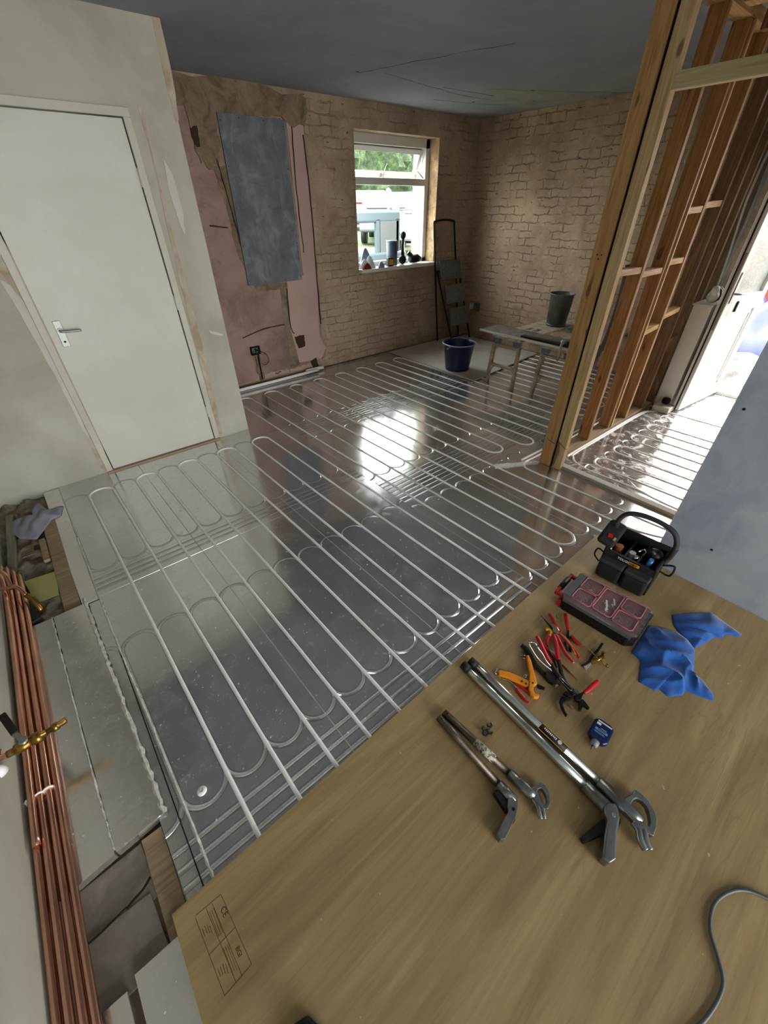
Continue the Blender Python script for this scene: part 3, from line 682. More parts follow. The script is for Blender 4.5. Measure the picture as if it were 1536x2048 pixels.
for n_ in ns:
    ylo.append(.30 if n_ == 16 else (1.685 if n_ in (17, 18) else 1.60)); yhi.append(3.965 if n_ < 26 else 2.70 if n_ < 24 else 3.965)
ylo[0] = .66; endB = smooth([(2.52,-.25,PZ),(2.50,.05,PZ),(2.46,.24,PZ),(2.39,.38,PZ),(2.35,.50,PZ),(px_(16,.64),.64,PZ)], 6)
pipe(endB+run(ns, ylo, yhi), 'long white serpentine heating pipe running under the trestles and the grey sheet')
q = smooth([(2.66,-.3,PZ),(2.565,-.05,PZ),(2.50,.4,PZ),(2.49,.9,PZ),(2.478,1.25,PZ),(2.492,1.345,PZ),(2.56,1.385,PZ),(2.70,1.380,PZ),(3.2,1.372,PZ),(4.3,1.368,PZ)], 8)
pipe(q, 'white heating pipe turning at the foot of the doubled post and following the base plate')
q = smooth([(2.56,1.42,PZ+.004),(2.9,1.412,PZ),(3.4,1.405,PZ),(4.3,1.40,PZ)], 8); pipe(q, 'white heating pipe beside the base plate, on its far side')
q = smooth([(2.776,-.5,PZ),(2.776,.4,PZ),(2.815,.68,PZ),(2.806,1.0,PZ),(2.84,1.13,PZ),(2.90,1.185,PZ),(2.98,1.207,PZ),(3.5,1.205,PZ),(4.1,1.20,PZ),(4.26,1.17,PZ),(4.35,1.05,PZ),(4.36,.7,PZ),(4.36,-.4,PZ)], 8)
pipe(q, 'white hall heating pipe following the near side of the base plate', 'hall heating pipes')
q = smooth([(2.875,1.222,PZ+.004),(2.98,1.224,PZ+.003),(3.5,1.222,PZ+.002),(4.10,1.216,PZ+.002),(4.25,1.19,PZ)], 8); pipe(q, 'white hall heating pipe lying tight against the base plate', 'hall heating pipes')
hl = ['nearest the timber strip across the doorway', 'second from the timber strip', 'third from the timber strip', 'fourth from the timber strip', 'nearest the open front door']
for i in range(4):
    x0 = 2.915+.306*i; pts = [Vector((x0-.0, y, PZ)) for y in (-.5, .2, .6, .97)]
    for k in range(1, 12): t_ = math.pi*k/12; pts.append(Vector((x0+.0755-math.cos(t_)*.0755, .975+math.sin(t_)*.0755, PZ)))
    pts += [Vector((x0+.151, y, PZ)) for y in (.97, .6, .2, -.5)]
    pipe(pts, 'white heating pipe hairpin in the hall floor, '+hl[i], 'hall heating pipes')
# tape on the floor by the post
m = MB().prism(wobble([(2.30,1.475),(2.40,1.41),(2.60,1.30),(2.62,1.335),(2.44,1.46),(2.34,1.51)], .008, 5, 3), .0005, .004); m.build('foil_tape', M_tape, loc=(2.45,1.4,0), label='torn strip of crinkled foil tape left of the doubled post', cat='tape')
# ------------------------------------------------------------------ panels at the left
def panel(poly, z0, z1, mat, label, seg=0, name='foil_board', cat='board'):
    c = sum((Vector((p[0], p[1], 0)) for p in poly), Vector())/len(poly); c.z = z0
    return MB().prism(poly, z0, z1).build(name, mat, loc=c, label=label, cat=cat, group='foil faced insulation offcuts', bevel=.0015)
panel([(-.338,YD-.01),(-.246,YD-.01),(-.240,1.985),(-.312,1.985)], -.034, -.001, M_foil2, 'narrow foil panel strip beside the exposed hole, running to the inner wall')
panel([(-.428,1.978),(-.300,1.978),(-.276,1.4),(-.258,.815),(-.405,.802),(-.420,1.45)], -.020, .014, M_foil2, 'long foil panel offcut with crinkled edges, right of the dark seam')
panel([(-.575,1.985),(-.434,1.978),(-.426,1.45),(-.410,.802),(-.575,.782)], -.020, .012, M_foil2, 'foil panel offcut lying against the copper pipes')
panel([(-.430,.505),(-.322,.505),(-.325,-.25),(-.42,-.25)], -.034, .002, M_foil2, 'foil panel offcut at the bottom edge beside the plywood corner')
panel([(-.506,.490),(-.452,.488),(-.43,-.25),(-.50,-.25)], -.034, .0, M_foil2, 'narrow foil sliver at the bottom edge beside the copper pipes')
def crinkle(pts, w, label, z=.003, seed=1):
    rr = random.Random(seed); q = smooth([(p[0], p[1], z) for p in pts], 22); m = MB(); vs = []; fs = []
    for i, p in enumerate(q):
        w1 = w*(.5+rr.random()); w2 = w*(.5+rr.random()); h = z+rr.random()*.006
        vs += [(p.x-w1, p.y, z-.002), (p.x+rr.uniform(-.3,.3)*w, p.y, h+.003), (p.x+w2, p.y, z-.002)]
        if i: a = 3*i-3; fs += [(a, a+1, a+4, a+3), (a+1, a+2, a+5, a+4)]
    m.add(vs, fs, False); m.build('foil_tape', M_tape, loc=(q[0].x, q[0].y, 0), label=label, cat='tape', group='crinkled foil seams')
crinkle([(-.296,2.015),(-.288,1.65),(-.276,1.3),(-.262,.812)], .0085, 'thick crinkled foil edge along the long offcut', .014, 1)
crinkle([(-.240,2.6),(-.236,2.0),(-.228,1.55),(-.214,1.1),(-.203,.56)], .005, 'crinkled foil seam running from the inner wall to the plywood', .0012, 2)
crinkle([(-.436,1.98),(-.428,1.6),(-.418,1.1),(-.408,.81)], .0045, 'dark crinkled seam between the two offcuts beside the copper pipes', .012, 3)
# dark seam grooves beside tape
S('trim_8', MB().box((-.2335,.56,-.002),(-.2300,1.97,.0006)), M_gap)
# the gap with the old floor
S('trim_9', MB().prism([(-.58,.79),(-.352,.80),(-.34,.64),(-.50,.60),(-.58,.60)], -.036, -.030), M_screed)
S('trim_10', MB().prism([(-.58,.665),(-.36,.655),(-.352,.50),(-.58,.47)], -.036, -.025), M_screed)
S('trim_11', MB().prism([(-.346,.80),(-.287,.80),(-.287,.48),(-.345,.48)], -.036, -.020), M_plate)
m = MB(); m.tube(smooth([(-.35,.69,-.02),(-.37,.672,-.012),(-.40,.668,-.02),(-.42,.66,-.02)]), .004, 6); m.tube(smooth([(-.42,.665,-.02),(-.48,.655,-.02),(-.54,.652,-.02)]), .003, 6)
m.build('wire_offcut', M_gap, loc=(-.42,.67,-.02), label='dark cable scrap in the floor gap above the bottom left corner', cat='wire')
# rubble hole beside the left wall
def rub(x, y, t): return -.026+.016*math.sin(31*x+17*y)*math.sin(23*y-11*x)+.012*math.sin(60*x)*math.sin(47*y)
m = MB(); vs = []; fs = []; NX, NY = 22, 70
for j in range(NY+1):
    for i in range(NX+1):
        x = -.60+.262*i/NX; y = 1.99+1.34*j/NY; vs.append((x, y, rub(x, y, 0)+random.uniform(-.004,.004)))
for j in range(NY):
    for i in range(NX): a = j*(NX+1)+i; fs.append((a, a+1, a+NX+2, a+NX+1))
m.add(vs, fs, True); m.build('rubble', plaster_board('rubble_dirt', '8a8270', '5d5548', 'ada593', dust=.7, blot=14), loc=(-.46,2.6,-.03), label='exposed rubble and mortar in the floor hole beside the left wall', cat='rubble', kind='stuff')
MB().box((-.385,2.0,-.034),(-.316,3.02,.000)).build('timber_batten', M_plate, loc=(-.35,2.5,-.03), label='brown timber joist edge between the rubble hole and the foil strip', cat='timber', bevel=.002)
a, b = P(16, 1035), P(24, 1152); MB().beam((a.x+.01,a.y,.0),(b.x+.005,b.y,-.005), .036, .03).build('timber_batten', wood('grey_batten', '76745f', '8c8a74', 'a09e88', 'y'), loc=(a.x,a.y,0), label='grey green split batten standing in the rubble beside the left wall', cat='timber', bevel=.002)
a, b = P(84, 1080), P(95, 1122); MB().beam((a.x,a.y,.0),(b.x,b.y,.0), .03, .02).build('timber_offcut', M_plate, loc=(a.x,a.y,0), label='short split wood offcut in the rubble hole', cat='timber', bevel=.003)
m = MB()
for k in range(7): m.box((-.515+.0*k, 2.62+.016*k*1.0, -.015), (-.505+.05, 2.628+.016*k, -.008))
m.build('wire_mesh', M_mort, loc=(-.48,2.68,-.01), label='ladder-like strip of mortar mesh in the rubble hole', cat='mesh')
nt = [P(*p, 'z', -.004) for p in ((48,1163),(114,1142),(118,1190),(79,1204),(61,1207),(66,1195))]
MB().prism([(p.x,p.y) for p in nt], -.004, -.003).build('paper_note', M_note, loc=nt[0], label='pale yellow green sheet of paper on the rubble', cat='paper')
nt = [P(*p, 'z', -.008) for p in ((36,1200),(50,1195),(88,1240),(46,1264),(38,1230))]
MB().prism([(p.x,p.y) for p in nt], -.006, .016).build('black_pad', M_slate, loc=nt[0], label='black pad between copper pipes and the yellow paper', cat='pad')
nt = [P(*p, 'z', 0) for p in ((30,1150),(46,1142),(50,1180),(40,1196),(30,1185))]
MB().prism([(p.x,p.y) for p in nt], -.01, .006).build('grey_pad', simple('grey_pad', '777f80', .8), loc=nt[0], label='grey rubber scrap beside the copper bend', cat='scrap')
def ragh(x, y, t): return .004+.020*(1-t**3)*(.7+.6*abs(math.sin(34*x+12*y))+.5*abs(math.sin(21*y-40*x)))
rg = [P(*p, 'z', .01) for p in ((18,1062),(38,1075),(72,1077),(104,1035),(120,1030),(126,1010),(100,1022),(74,1003),(62,1018),(68,1030),(35,1040),(14,1046))]
MB().sheet([(p.x,p.y) for p in rg], ragh, 12, 60, z0=.001).build('rag', M_rag, loc=rg[0], label='crumpled grey lilac rag beside the inner wall, on the rubble', cat='rag')
# ------------------------------------------------------------------ copper pipes and valve
cop = [(-.583,.030,'nearest the left wall'),(-.558,.034,'second from the left wall'),(-.534,.031,'third from the left wall'),(-.512,.028,'farthest from the left wall')]
for i, (x, z, s_) in enumerate(cop):
    ye = 2.56-.05*i
    q = smooth([(x+.012*(i-1.5)*.2, -.4, z),(x, .6, z),(x, 1.4, z+.002),(x-.004, 2.1, z),(x-.012, ye, z)], 8)
    MB().tube(q, .0105, 14).build('copper_pipe', M_copper, loc=(x, 1, z), label='straight copper pipe along the left wall, '+s_, cat='pipe', group='copper pipes along the left wall')
q = smooth([(-.575,.95,.052),(-.573,1.4,.055),(-.572,2.0,.060),(-.577,2.32,.075),(-.590,2.42,.10)], 8)
MB().tube(q, .0105, 14).build('copper_pipe', M_copper, loc=(-.575,1.6,.05), label='upper copper pipe lying on top of the bundle and bending to the wall', cat='pipe')
cl = thing('pipe_clip', 'white double pipe clip round the copper pipes below the brass valve', 'clip', (-.55,1.12,.03))
m = MB()
for x in (-.558,-.534,-.583): m.tube([(x+.0135*math.cos(a*.5236), 1.12, .033+.0135*math.sin(a*.5236)) for a in range(12)], .0035, 8, closed=True)
m.build('clip_ring', M_pipe, cl, world=True); MB().box((-.597,1.112,.008),(-.575,1.128,.03)).build('clip_base', M_pipe, cl, world=True)
cb = thing('copper_branch', 'bent copper branch pipe with brass elbow at the rubble hole', 'pipe', (-.56,2.2,.08))
a, b, c = P(0,1178,'z',.10), P(34,1174,'z',.09), P(52,1190,'z',.06)
MB().tube(smooth([a,(a+b)/2,b,c]), .0095, 12).tube(smooth([P(0,1142,'z',.12),P(12,1152,'z',.11),P(24,1178,'z',.07)]), .0095, 12).build('bend', M_copper, cb, world=True)
d, e_ = P(66,1197,'z',.04), P(84,1222,'z',.01)
MB().tube([c, d, e_], [.012,.014,.012], 12).build('elbow', M_brass, cb, world=True)
va = thing('isolating_valve', 'brass ball valve with a black lever hanging over the copper pipes', 'valve', (-.52,1.2,.2))
VZ = .18
def V_(u, v, z=VZ): return P(u*.10417, 1400+v*.10417, 'z', z)
MB().tube(smooth([V_(-200,1180),V_(0,1110),V_(150,1050)]), .009, 12).tube([V_(-40,1130),V_(-30,960,VZ+.02),V_(10,930,VZ+.02)], .006, 8).build('tail_pipe', M_copper, va, world=True)
m = MB(); pts = [V_(140,1050),V_(220,1010),V_(300,960),V_(300,960),V_(480,860),V_(560,800),V_(640,760),V_(640,760),V_(800,680),V_(810,670),V_(900,620)]
m.tube(pts, [.012,.012,.0125,.017,.017,.016,.016,.019,.019,.013,.011], 12); m.build('valve_body', M_brass, va, world=True)
m = MB(); m.tube([V_(905,610),V_(1020,540),V_(1020,540),V_(1060,520),V_(1130,470),V_(1130,470),V_(1270,385)], [.009,.009,.014,.014,.014,.0105,.0105], 12); m.build('valve_outlet', M_brass, va, world=True)
MB().cyl(V_(500,830), V_(500,830)+Vector((0,0,.022)), .013, n=6).build('nut', M_alu, va, world=True)
hv = MB().beam(V_(470,800)+Vector((0,0,.016)), V_(330,690)+Vector((0,0,.02)), .016, .003).build('lever_plate', M_alu, va, world=True)
MB().beam(V_(360,700)+Vector((0,0,.02)), V_(110,350)+Vector((0,0,.024)), .022, .010).build('lever_grip', M_rubber, hv, world=True, bevel=.003)
MB().lathe([(0,.0),(.02,.0),(.018,.012),(.01,.03),(0,.032)], P(2,1545,'x',-.6)+Vector((0,0,0)), M=None).build('wall_plug', M_pipe, loc=P(2,1545,'x',-.6), label='white plastic knob on the left wall at the frame edge', cat='fitting')
# nail plug on the foil
c = P(404,1582); t = thing('insulation_fixing', 'round white plastic fixing cap pressed into the foil at the lower left', 'fixing', c)
MB().lathe([(0,.006),(.006,.006),(.012,.004),(.016,.001),(.016,0)]).build('cap', M_pipe, t); MB().lathe([(.004,.0055),(.006,.0085),(.008,.0055)]).build('ridge', M_fillw, t)
# ------------------------------------------------------------------ back of the room: sheet, bucket, ladder, trestles
MB().prism([(3.655,4.27),(3.625,2.80),(5.06,2.92),(5.09,4.27)], .006, .018).build('grey_sheet', M_sheet, loc=(4.3,3.5,.006), label='grey board sheet laid on the floor in the brick corner', cat='board', bevel=.001)
t = thing('bucket', 'navy blue builders bucket standing on the grey sheet', 'bucket', (3.80, 3.20, .018))
MB().lathe([(0,.004),(.128,.004),(.135,.0),(.140,.02),(.172,.255),(.176,.262),(.176,.285),(.188,.287),(.190,.296),(.180,.30),(.172,.296),(.168,.27),(.134,.02),(0,.012)], n=40).build('body', M_navy, t)
MB().tube([(.176*math.cos(a), .176*math.sin(a)*1.0, .27) for a in [math.radians(x) for x in range(20, 161, 10)]], .003, 6).tube([(-.19,0,.262),(-.2,0,.262)], .012, 8).tube([(.19,0,.262),(.2,0,.262)], .012, 8).build('handle', M_alu, t)
MB().tube([(.189*math.cos(a*.2618), .189*math.sin(a*.2618), .293) for a in range(24)], .006, 8, closed=True).build('rim', simple('plaster_crust', '9aa0a8', .7), t)
# step ladder leaning folded in the corner
t = thing('step_ladder', 'black folding step ladder with three treads leaning in the brick corner', 'ladder', (4.8, 4.2, .018))
lz = lambda u, v, y: P(u, v, 'y', y)
rb = MB(); A0 = Vector((4.50,4.20,.031)); A1 = Vector((4.43,4.325,1.40)); B0 = Vector((4.93,4.19,.031)); B1 = Vector((4.80,4.325,1.40))
rb.tube(smooth([A0, A0.lerp(A1,.5), A0.lerp(A1,.95), A1+Vector((.04,0,.02)), B1+Vector((-.04,0,.02)), B0.lerp(B1,.95), B0.lerp(B1,.5), B0], 8), .012, 10); rb.build('rear_frame', M_rubber, t, world=True)
fb = MB(); F0 = Vector((4.62,4.03,.031)); F1 = Vector((4.50,4.29,.88)); G0 = Vector((5.00,4.03,.031)); G1 = Vector((4.92,4.29,.88))
fb.tube([F0, F1], .012, 10).tube([G0, G1], .012, 10).tube([F0+Vector((0,0,.06)), G0+Vector((0,0,.06))], .008, 8).tube([F1,G1], .010, 8); fb.build('front_frame', M_rubber, t, world=True)
for k, fz in enumerate((.25, .57, .90)):
    a = F0.lerp(F1, fz); b = G0.lerp(G1, fz)
    m = MB(); vs = [a+Vector((.01,-.03,-.02)), b+Vector((-.01,-.03,-.02)), b+Vector((-.01,.03,.20)), a+Vector((.01,.03,.20))]; nrm = Vector((0,-.02,.006))
    m.add(vs+[v+nrm for v in vs], [(0,3,2,1),(4,5,6,7),(0,1,5,4),(1,2,6,5),(2,3,7,6),(3,0,4,7)])
    m.build('tread', simple('ribbed_black_tread', '64686a', .4, nscale=40, var=.4), t, world=True, bevel=.006)
# socket and white wire on the brick wall beside the ladder
t = thing('socket_outlet', 'small wall socket with dangling wires on the brick wall beside the ladder', 'socket', (5.14, 4.15, .38))
MB().box((5.10,4.02,.36),(5.149,4.10,.46)).build('back_box', M_bin, t, world=True, bevel=.002); MB().box((5.08,4.12,.38),(5.149,4.16,.45)).build('faceplate', M_white, t, world=True, bevel=.002)
MB().tube(smooth([(5.10,4.06,.38),(5.06,4.09,.28),(5.08,4.12,.18),(5.12,4.13,.05)]), .004, 6).build('wire', M_wire, t, world=True)
def hopup(x0, x1, y0, y1, label, slots=True):
    t = thing('hop_up_bench', label, 'bench', ((x0+x1)/2, (y0+y1)/2, 0)); H = .475
    m = MB()
    if slots:
        m.box((x0,y0,H),(x0+.30,y1,H+.025)); m.box((x1-.12,y0,H),(x1,y1,H+.025)); a = x0+.30
        ym = [(y0,y0+.10),(y0+.14,y1-.14),(y1-.10,y1)]
        m.box((x0+.30,y0,H),(x1-.12,y0+.10,H+.025)); m.box((x0+.30,y1-.10,H),(x1-.12,y1,H+.025))
        m.box((x0+.30,y0+.10,H),(x0+.42,y1-.10,H+.025)); m.box((x0+.54,y0+.10,H),(x1-.12,y1-.10,H+.025)); m.box((x0+.42,(y0+y1)/2-.018,H),(x0+.54,(y0+y1)/2+.018,H+.025))
    else: m.box((x0,y0,H),(x1,y1,H+.025))
    m.build('platform', M_dirty_alu, t, world=True, bevel=.003)
    for xe, sx in ((x0+.04, 1), (x1-.04, -1)):
        for ye, sy in ((y0+.025, 1), (y1-.025, -1)):
            MB().beam((xe,ye,H),(xe-.03*sx,ye-.015*sy,.002), .036, .034, up=(0,1,0)).build('leg', M_dirty_alu, t, world=True, bevel=.003)
        MB().beam((xe,y0+.02,.40),(xe,y1-.02,.40), .03, .022).build('rung', M_dirty_alu, t, world=True, bevel=.002)
        m = MB().beam((xe-.018*sx,y0+.01,.20),(xe-.018*sx,y1-.01,.20), .05, .022)
        m.beam((xe-.02*sx,y0+.01,.12),(xe-.015*sx,y0+.08,.20), .012, .012).beam((xe-.02*sx,y1-.01,.12),(xe-.015*sx,y1-.08,.20), .012, .012)
        m.build('rung', M_dirty_alu, t, world=True, bevel=.002)
        for ye in (y0+.05, y1-.05): MB().box((xe-.03,ye-.04,H-.055),(xe+.015,ye+.04,H)).build('bracket', M_clamp, t, world=True, bevel=.008)
    return t
hopup(3.74, 4.86, 2.37, 2.72, 'plaster-spattered aluminium hop-up bench farther from the doubled post, carrying the metal bin')
hopup(3.76, 5.06, 1.82, 2.16, 'plaster-spattered aluminium hop-up bench partly hidden behind the doubled post', False)
t = thing('scaffold_board', 'thin white edged board laid across both hop-up benches', 'board', (3.92, 2.3, .501))
MB().box((3.765,1.66,.501),(4.08,2.90,.515)).build('board', plaster_board('dirty_board_top', '6f685e', '57524a', '8f887c', dust=.6, blot=6), t, world=True)
MB().box((3.755,1.66,.500),(3.765,2.90,.518)).build('edging', M_white, t, world=True, label='white front edge')
MB().box((3.80,1.87,.516),(3.87,2.42,.530)).build('spirit_level', M_rubber, loc=(3.83,2.15,.516), label='long dark straight edge lying along the white edged board', cat='level', bevel=.003)
m = MB().prism(wobble([(3.80,1.72),(3.95,1.73),(3.97,1.93),(3.84,1.95)], .01, 4, 2), .516, .56); m.build('purple_case', M_purple, loc=(3.88,1.82,.516), label='dark purple case on the white edged board beside the doubled post', cat='case', bevel=.01)
m = MB().tube(smooth([(3.79,1.95,.55),(3.75,1.945,.53),(3.745,1.94,.44),(3.75,1.95,.40)]), .012, 8).ball((3.80,1.96,.555), .025, 8); m.build('plastic_wrap', simple('clear_wrap', '9a9a98', .2, coat=.5), loc=(3.78,1.95,.5), label='crumpled plastic wrap hanging over the board edge', cat='wrap')
t = thing('metal_bin', 'round galvanised metal bin standing on the hop-up bench', 'bin', (4.58, 2.50, .501))
MB().lathe([(0,.002),(.098,.002),(.102,.0),(.120,.30),(.126,.305),(.126,.315),(.116,.312),(.097,.01),(0,.008)], n=36).build('body', M_bin, t)
MB().tube([(.126*math.cos(a*.2618), .126*math.sin(a*.2618), .312) for a in range(24)], .006, 8, closed=True).tube([(.105*math.cos(a*.2618), .105*math.sin(a*.2618), .015) for a in range(24)], .005, 8, closed=True).build('rim', M_bin, t)
m = MB()
for k in range(4): m.tube(smooth([(3.22+.02*k,1.36,1.25),(3.30+.02*k,1.38,1.0),(3.30+.02*k,1.40,.7),(3.12+.015*k,1.42,.40),(3.05+.02*k,1.44,.10),(3.10+.01*k,1.46,.012)]), .0045, 6)
m.tube([(3.12+.06*math.cos(a*.5236), 1.50+.06*math.sin(a*.5236), .008+.001*a) for a in range(13)], .0045, 6)
m.build('cable_bundle', M_cable, loc=(3.2,1.42,.01), label='grey cables drooping to the floor behind the first single stud', cat='cables')
m = MB().tube(smooth([(5.10,1.60,1.35),(5.07,1.62,1.1),(5.08,1.66,.8),(5.03,1.72,.6)]), .006, 6).tube(smooth([(5.10,1.64,1.35),(5.08,1.66,1.1),(5.05,1.60,.7),(4.9,1.55,.3)]), .006, 6)
m.build('cable_bundle', M_cable, loc=(5.08,1.6,1), label='grey cables hanging down the brick wall behind the studs', cat='cables')
# ------------------------------------------------------------------ things on the window sill
SZ = .993
SC = 1.45
def W(u, v, y=YB+.05): return P(u, v, 'y', y)
a = W(730, 540)
m = MB().sheet([(a.x-.09,YB-.0),(a.x+.0,YB-.03),(a.x+.12,YB-.01),(a.x+.15,YB+.06),(a.x+.05,YB+.08),(a.x-.08,YB+.07)], lambda x, y, t: SZ+.13*(1-t**2)*(.75+.35*math.sin(50*x+40*y)), 8, 40, z0=SZ)
m.build('white_cloth', M_lab, loc=(a.x,YB+.03,SZ), label='crumpled white cloth at the left end of the window sill', cat='cloth')
m = MB().sheet([(a.x-.08,YB-.044),(a.x+.02,YB-.044),(a.x+.04,YB-.032),(a.x-.08,YB-.005)], lambda x, y, t: SZ+.06*(1-t**2), 5, 24, z0=SZ); m.build('glove', simple('red_glove', '7a2620', .8), loc=(a.x,YB,SZ), label='dark red glove in front of the white cloth on the sill', cat='glove')
m = MB().sheet([(a.x-.04,YB+.085),(a.x+.14,YB+.08),(a.x+.18,YB+.13),(a.x-.02,YB+.14)], lambda x, y, t: SZ+.19*(1-t**2)+.01*math.sin(50*x), 6, 30, z0=SZ); m.build('packaging', simple('blue_grey_pack', '6f8098', .5), loc=(a.x+.05,YB+.1,SZ), label='blue grey packaging standing behind the white cloth', cat='packaging')
m = MB().sheet([(a.x+.13,YB-.044),(a.x+.23,YB-.044),(a.x+.27,YB+.02),(a.x+.18,YB+.03)], lambda x, y, t: SZ+.06*(1-t**2), 5, 24, z0=SZ); m.build('grey_glove', M_rag, loc=(a.x+.18,YB,SZ), label='grey work glove drooping at the sill edge', cat='glove')
b = W(772, 520); t = thing('tape_measure', 'yellow and black tape measure on the window sill', 'tape measure', (b.x+.02, YB+.0, SZ))
MB().box((-.042,-.025,0),(.042,.025,.09)).build('case', M_rubber, t, bevel=.008); MB().box((-.030,-.0265,.016),(.030,-.0245,.072)).build('face', M_yel, t, bevel=.002)
b = W(787, 510); t = thing('storage_tub', 'dark blue grey tub standing on the window sill', 'tub', (b.x+.01, YB+.09, SZ)); MB().lathe([(0,0),(.060,0),(.064,.005),(.070,.235),(.062,.24),(0,.24)]).build('tub', simple('slate_blue_tub', '3f4f68', .5), t); MB().lathe([(.068,.238),(.073,.240),(.073,.252),(0,.254)]).build('lid', M_rag, t)
b = W(805, 505); t = thing('cordless_tool', 'black cordless tool standing upright with a round head on the sill', 'power tool', (b.x, YB+.05, SZ))
MB().ball((0,0,.052), .052, 12, (1,.9,1)).build('base', M_rubber, t); MB().tube([(0,0,.06),(.0,0,.20),(.005,0,.27)], [.022,.017,.020], 10).build('neck', M_rubber, t); MB().ball((.005,0,.30), .038, 12, (1,.9,1.1)).build('head', M_rubber, t)
b = W(826, 520); t = thing('power_tool', 'black cordless tool lying at the right end of the window sill', 'power tool', (b.x, YB+.03, SZ))
MB().tube([(-.08,0,.045),(-.02,0,.05),(.05,0,.055),(.10,0,.04)], [.03,.046,.044,.03], 12).build('body', M_rubber, t); MB().tube([(-.03,0,.06),(-.08,.03,.12)], [.030,.028], 10).build('handle', M_rubber, t)
m = MB().sheet([(b.x-.02,YB+.09),(b.x+.12,YB+.09),(b.x+.12,YB+.14),(b.x-.02,YB+.14)], lambda x, y, t: SZ+.09*(1-t**2), 5, 24, z0=SZ); m.build('clear_bag', M_lab, loc=(b.x,YB+.1,SZ), label='pale plastic bag behind the black cordless tool on the sill', cat='bag')
# ------------------------------------------------------------------ plywood sheet and what is on it
PB = [(-.318,.552),(2.122,.596),(2.122,-.655),(-.334,-.70)]
ply = MB().prism(PB, .0062, ZT).build('plywood_sheet', M_ply, loc=(.9,0,.006), label='large plywood sheet laid over the foil floor as a tool bench', cat='board')
# printed stamp
st = MB(); zt = ZT+.0003
def line(mb, p, q, w=.0012):
    a, b = P(*p, 'z', ZT), P(*q, 'z', ZT); mb.beam((a.x,a.y,ZT+.0002), (b.x,b.y,ZT+.0002), w, .0004)
C4 = lambda x, y: (340+x*.1953, 1740+y*.1953)
for p, q in [((522,250),(835,965)),((260,490),(560,1290)),((522,250),(260,470)),((835,965),(560,1290)),((670,585),(395,875)),((430,335),(740,1090)),((370,390),(680,1160))]: line(st, C4(*p), C4(*q), .0011)
rr = random.Random(4)
for k in range(3):
    for (a, b) in (((405+22*k,430-18*k),(500+22*k,680-18*k)), ((545+22*k,800-15*k),(640+22*k,1050-15*k))): line(st, C4(*a), C4(*b), .0009)
for (cx, cy) in ((330,600),(355,570),(380,560),(405,570),(490,1010),(515,990),(540,960),(570,960)): line(st, C4(cx, cy), C4(cx+28, cy+75+rr.random()*30), .0013)
st.build('printed_stamp', M_stamp, ply, world=True)
a, b = P(*C4(515,400), 'z', zt), P(*C4(560,520), 'z', zt); text('printed_mark', 'CE', M_stamp, (a.x,a.y,zt), (b-a), Vector((1,0,0)), .020, ply)
a, b = P(*C4(668,800), 'z', zt), P(*C4(710,920), 'z', zt); text('printed_mark', 'BGI', M_stamp, (a.x,a.y,zt), (b-a), Vector((1,0,0)), .015, ply)
def zp(u, v, z): return P(u, v, 'z', ZT+z)
def poly(pts, f, z): return [tuple(zp(*f(*p), z)[:2]) for p in pts]
C5 = lambda x, y: (1100+x*.16607, 1400+y*.16607)
C6 = lambda x, y: (860+x*.16927, 1400+y*.16927)
# large bender
t = thing('pipe_bender', 'large pipe bender with two long shiny handles and a half-moon former', 'pipe bender', zp(1100,1480,0))
A_, B_ = zp(930,1333,.020), zp(1180,1582,.020)
m = MB().tube([A_, A_.lerp(B_,.28), A_.lerp(B_,.285), A_.lerp(B_,.56), A_.lerp(B_,.565), B_], [.0165,.0165,.0150,.0150,.0162,.0162], 18); m.build('handle', M_galv, t, world=True)
d = (B_-A_).normalized(); MB().cyl(A_-d*.012, A_+d*.022, .0182).build('end_cap', M_rubber, t, world=True)
A2, B2 = zp(945,1325,.020), zp(1208,1575,.020)
m = MB().tube([A2, A2.lerp(B2,.28), A2.lerp(B2,.285), B2], [.0165,.0165,.0155,.0155], 18); m.build('handle', M_galv, t, world=True)
d2 = (B2-A2).normalized(); MB().cyl(A2-d2*.012, A2+d2*.022, .0182).build('end_cap', M_rubber, t, world=True)
la, lb_ = A2.lerp(B2,.575), A2.lerp(B2,.755)
hl_ = MB().cyl(la, lb_, .0159, n=20).build('label_band', M_rubber, t, world=True)
sd = d2.cross(Vector((0,0,1))).normalized()
MB().beam(la-sd*.0135+Vector((0,0,.0085)), lb_-sd*.0135+Vector((0,0,.0085)), .004, .001).beam(la+sd*.0135+Vector((0,0,.0085)), lb_+sd*.0135+Vector((0,0,.0085)), .004, .001).build('label_stripe', M_yel, hl_, world=True)
m = MB()
for k in range(9): p_ = la.lerp(lb_, .16+.055*k)+Vector((0,0,.0160)); m.beam(p_-sd*.004, p_+sd*(.003+.001*(k % 3)), .0035, .0006)
p_ = la.lerp(lb_, .74)+Vector((0,0,.0160)); m.prism([(p_.x+.008*math.cos(k*1.047), p_.y+.008*math.sin(k*1.047)) for k in range(6)], p_.z-.0002, p_.z+.0005)
m.build('lettering', M_lab, hl_, world=True)
c1 = B_-d*.02; MB().tube([c1, c1+d*.085, c1+d*.10], [.0205,.0215,.020], 18).cyl(B_+d*.01+Vector((0,0,.018)), B_+d*.01+Vector((0,0,.0225)), .003).build('socket', M_cast, t, world=True)
hd = poly([(640,1290),(700,1240),(780,1260),(810,1330),(830,1440),(800,1600),(790,1800),(785,1930),(700,1985),(620,1920),(620,1850),(650,1600),(680,1450),(640,1370)], C5, .035)
hd_ = MB().prism(hd, ZT+.001, ZT+.048).build('head', M_cast, t, world=True, bevel=.008, seg=3)
p_ = zp(*C5(765,1385), .048); MB().cyl(p_-Vector((0,0,.004)), p_+Vector((0,0,.004)), .006).build('pivot_bolt', M_chrome, hd_, world=True)
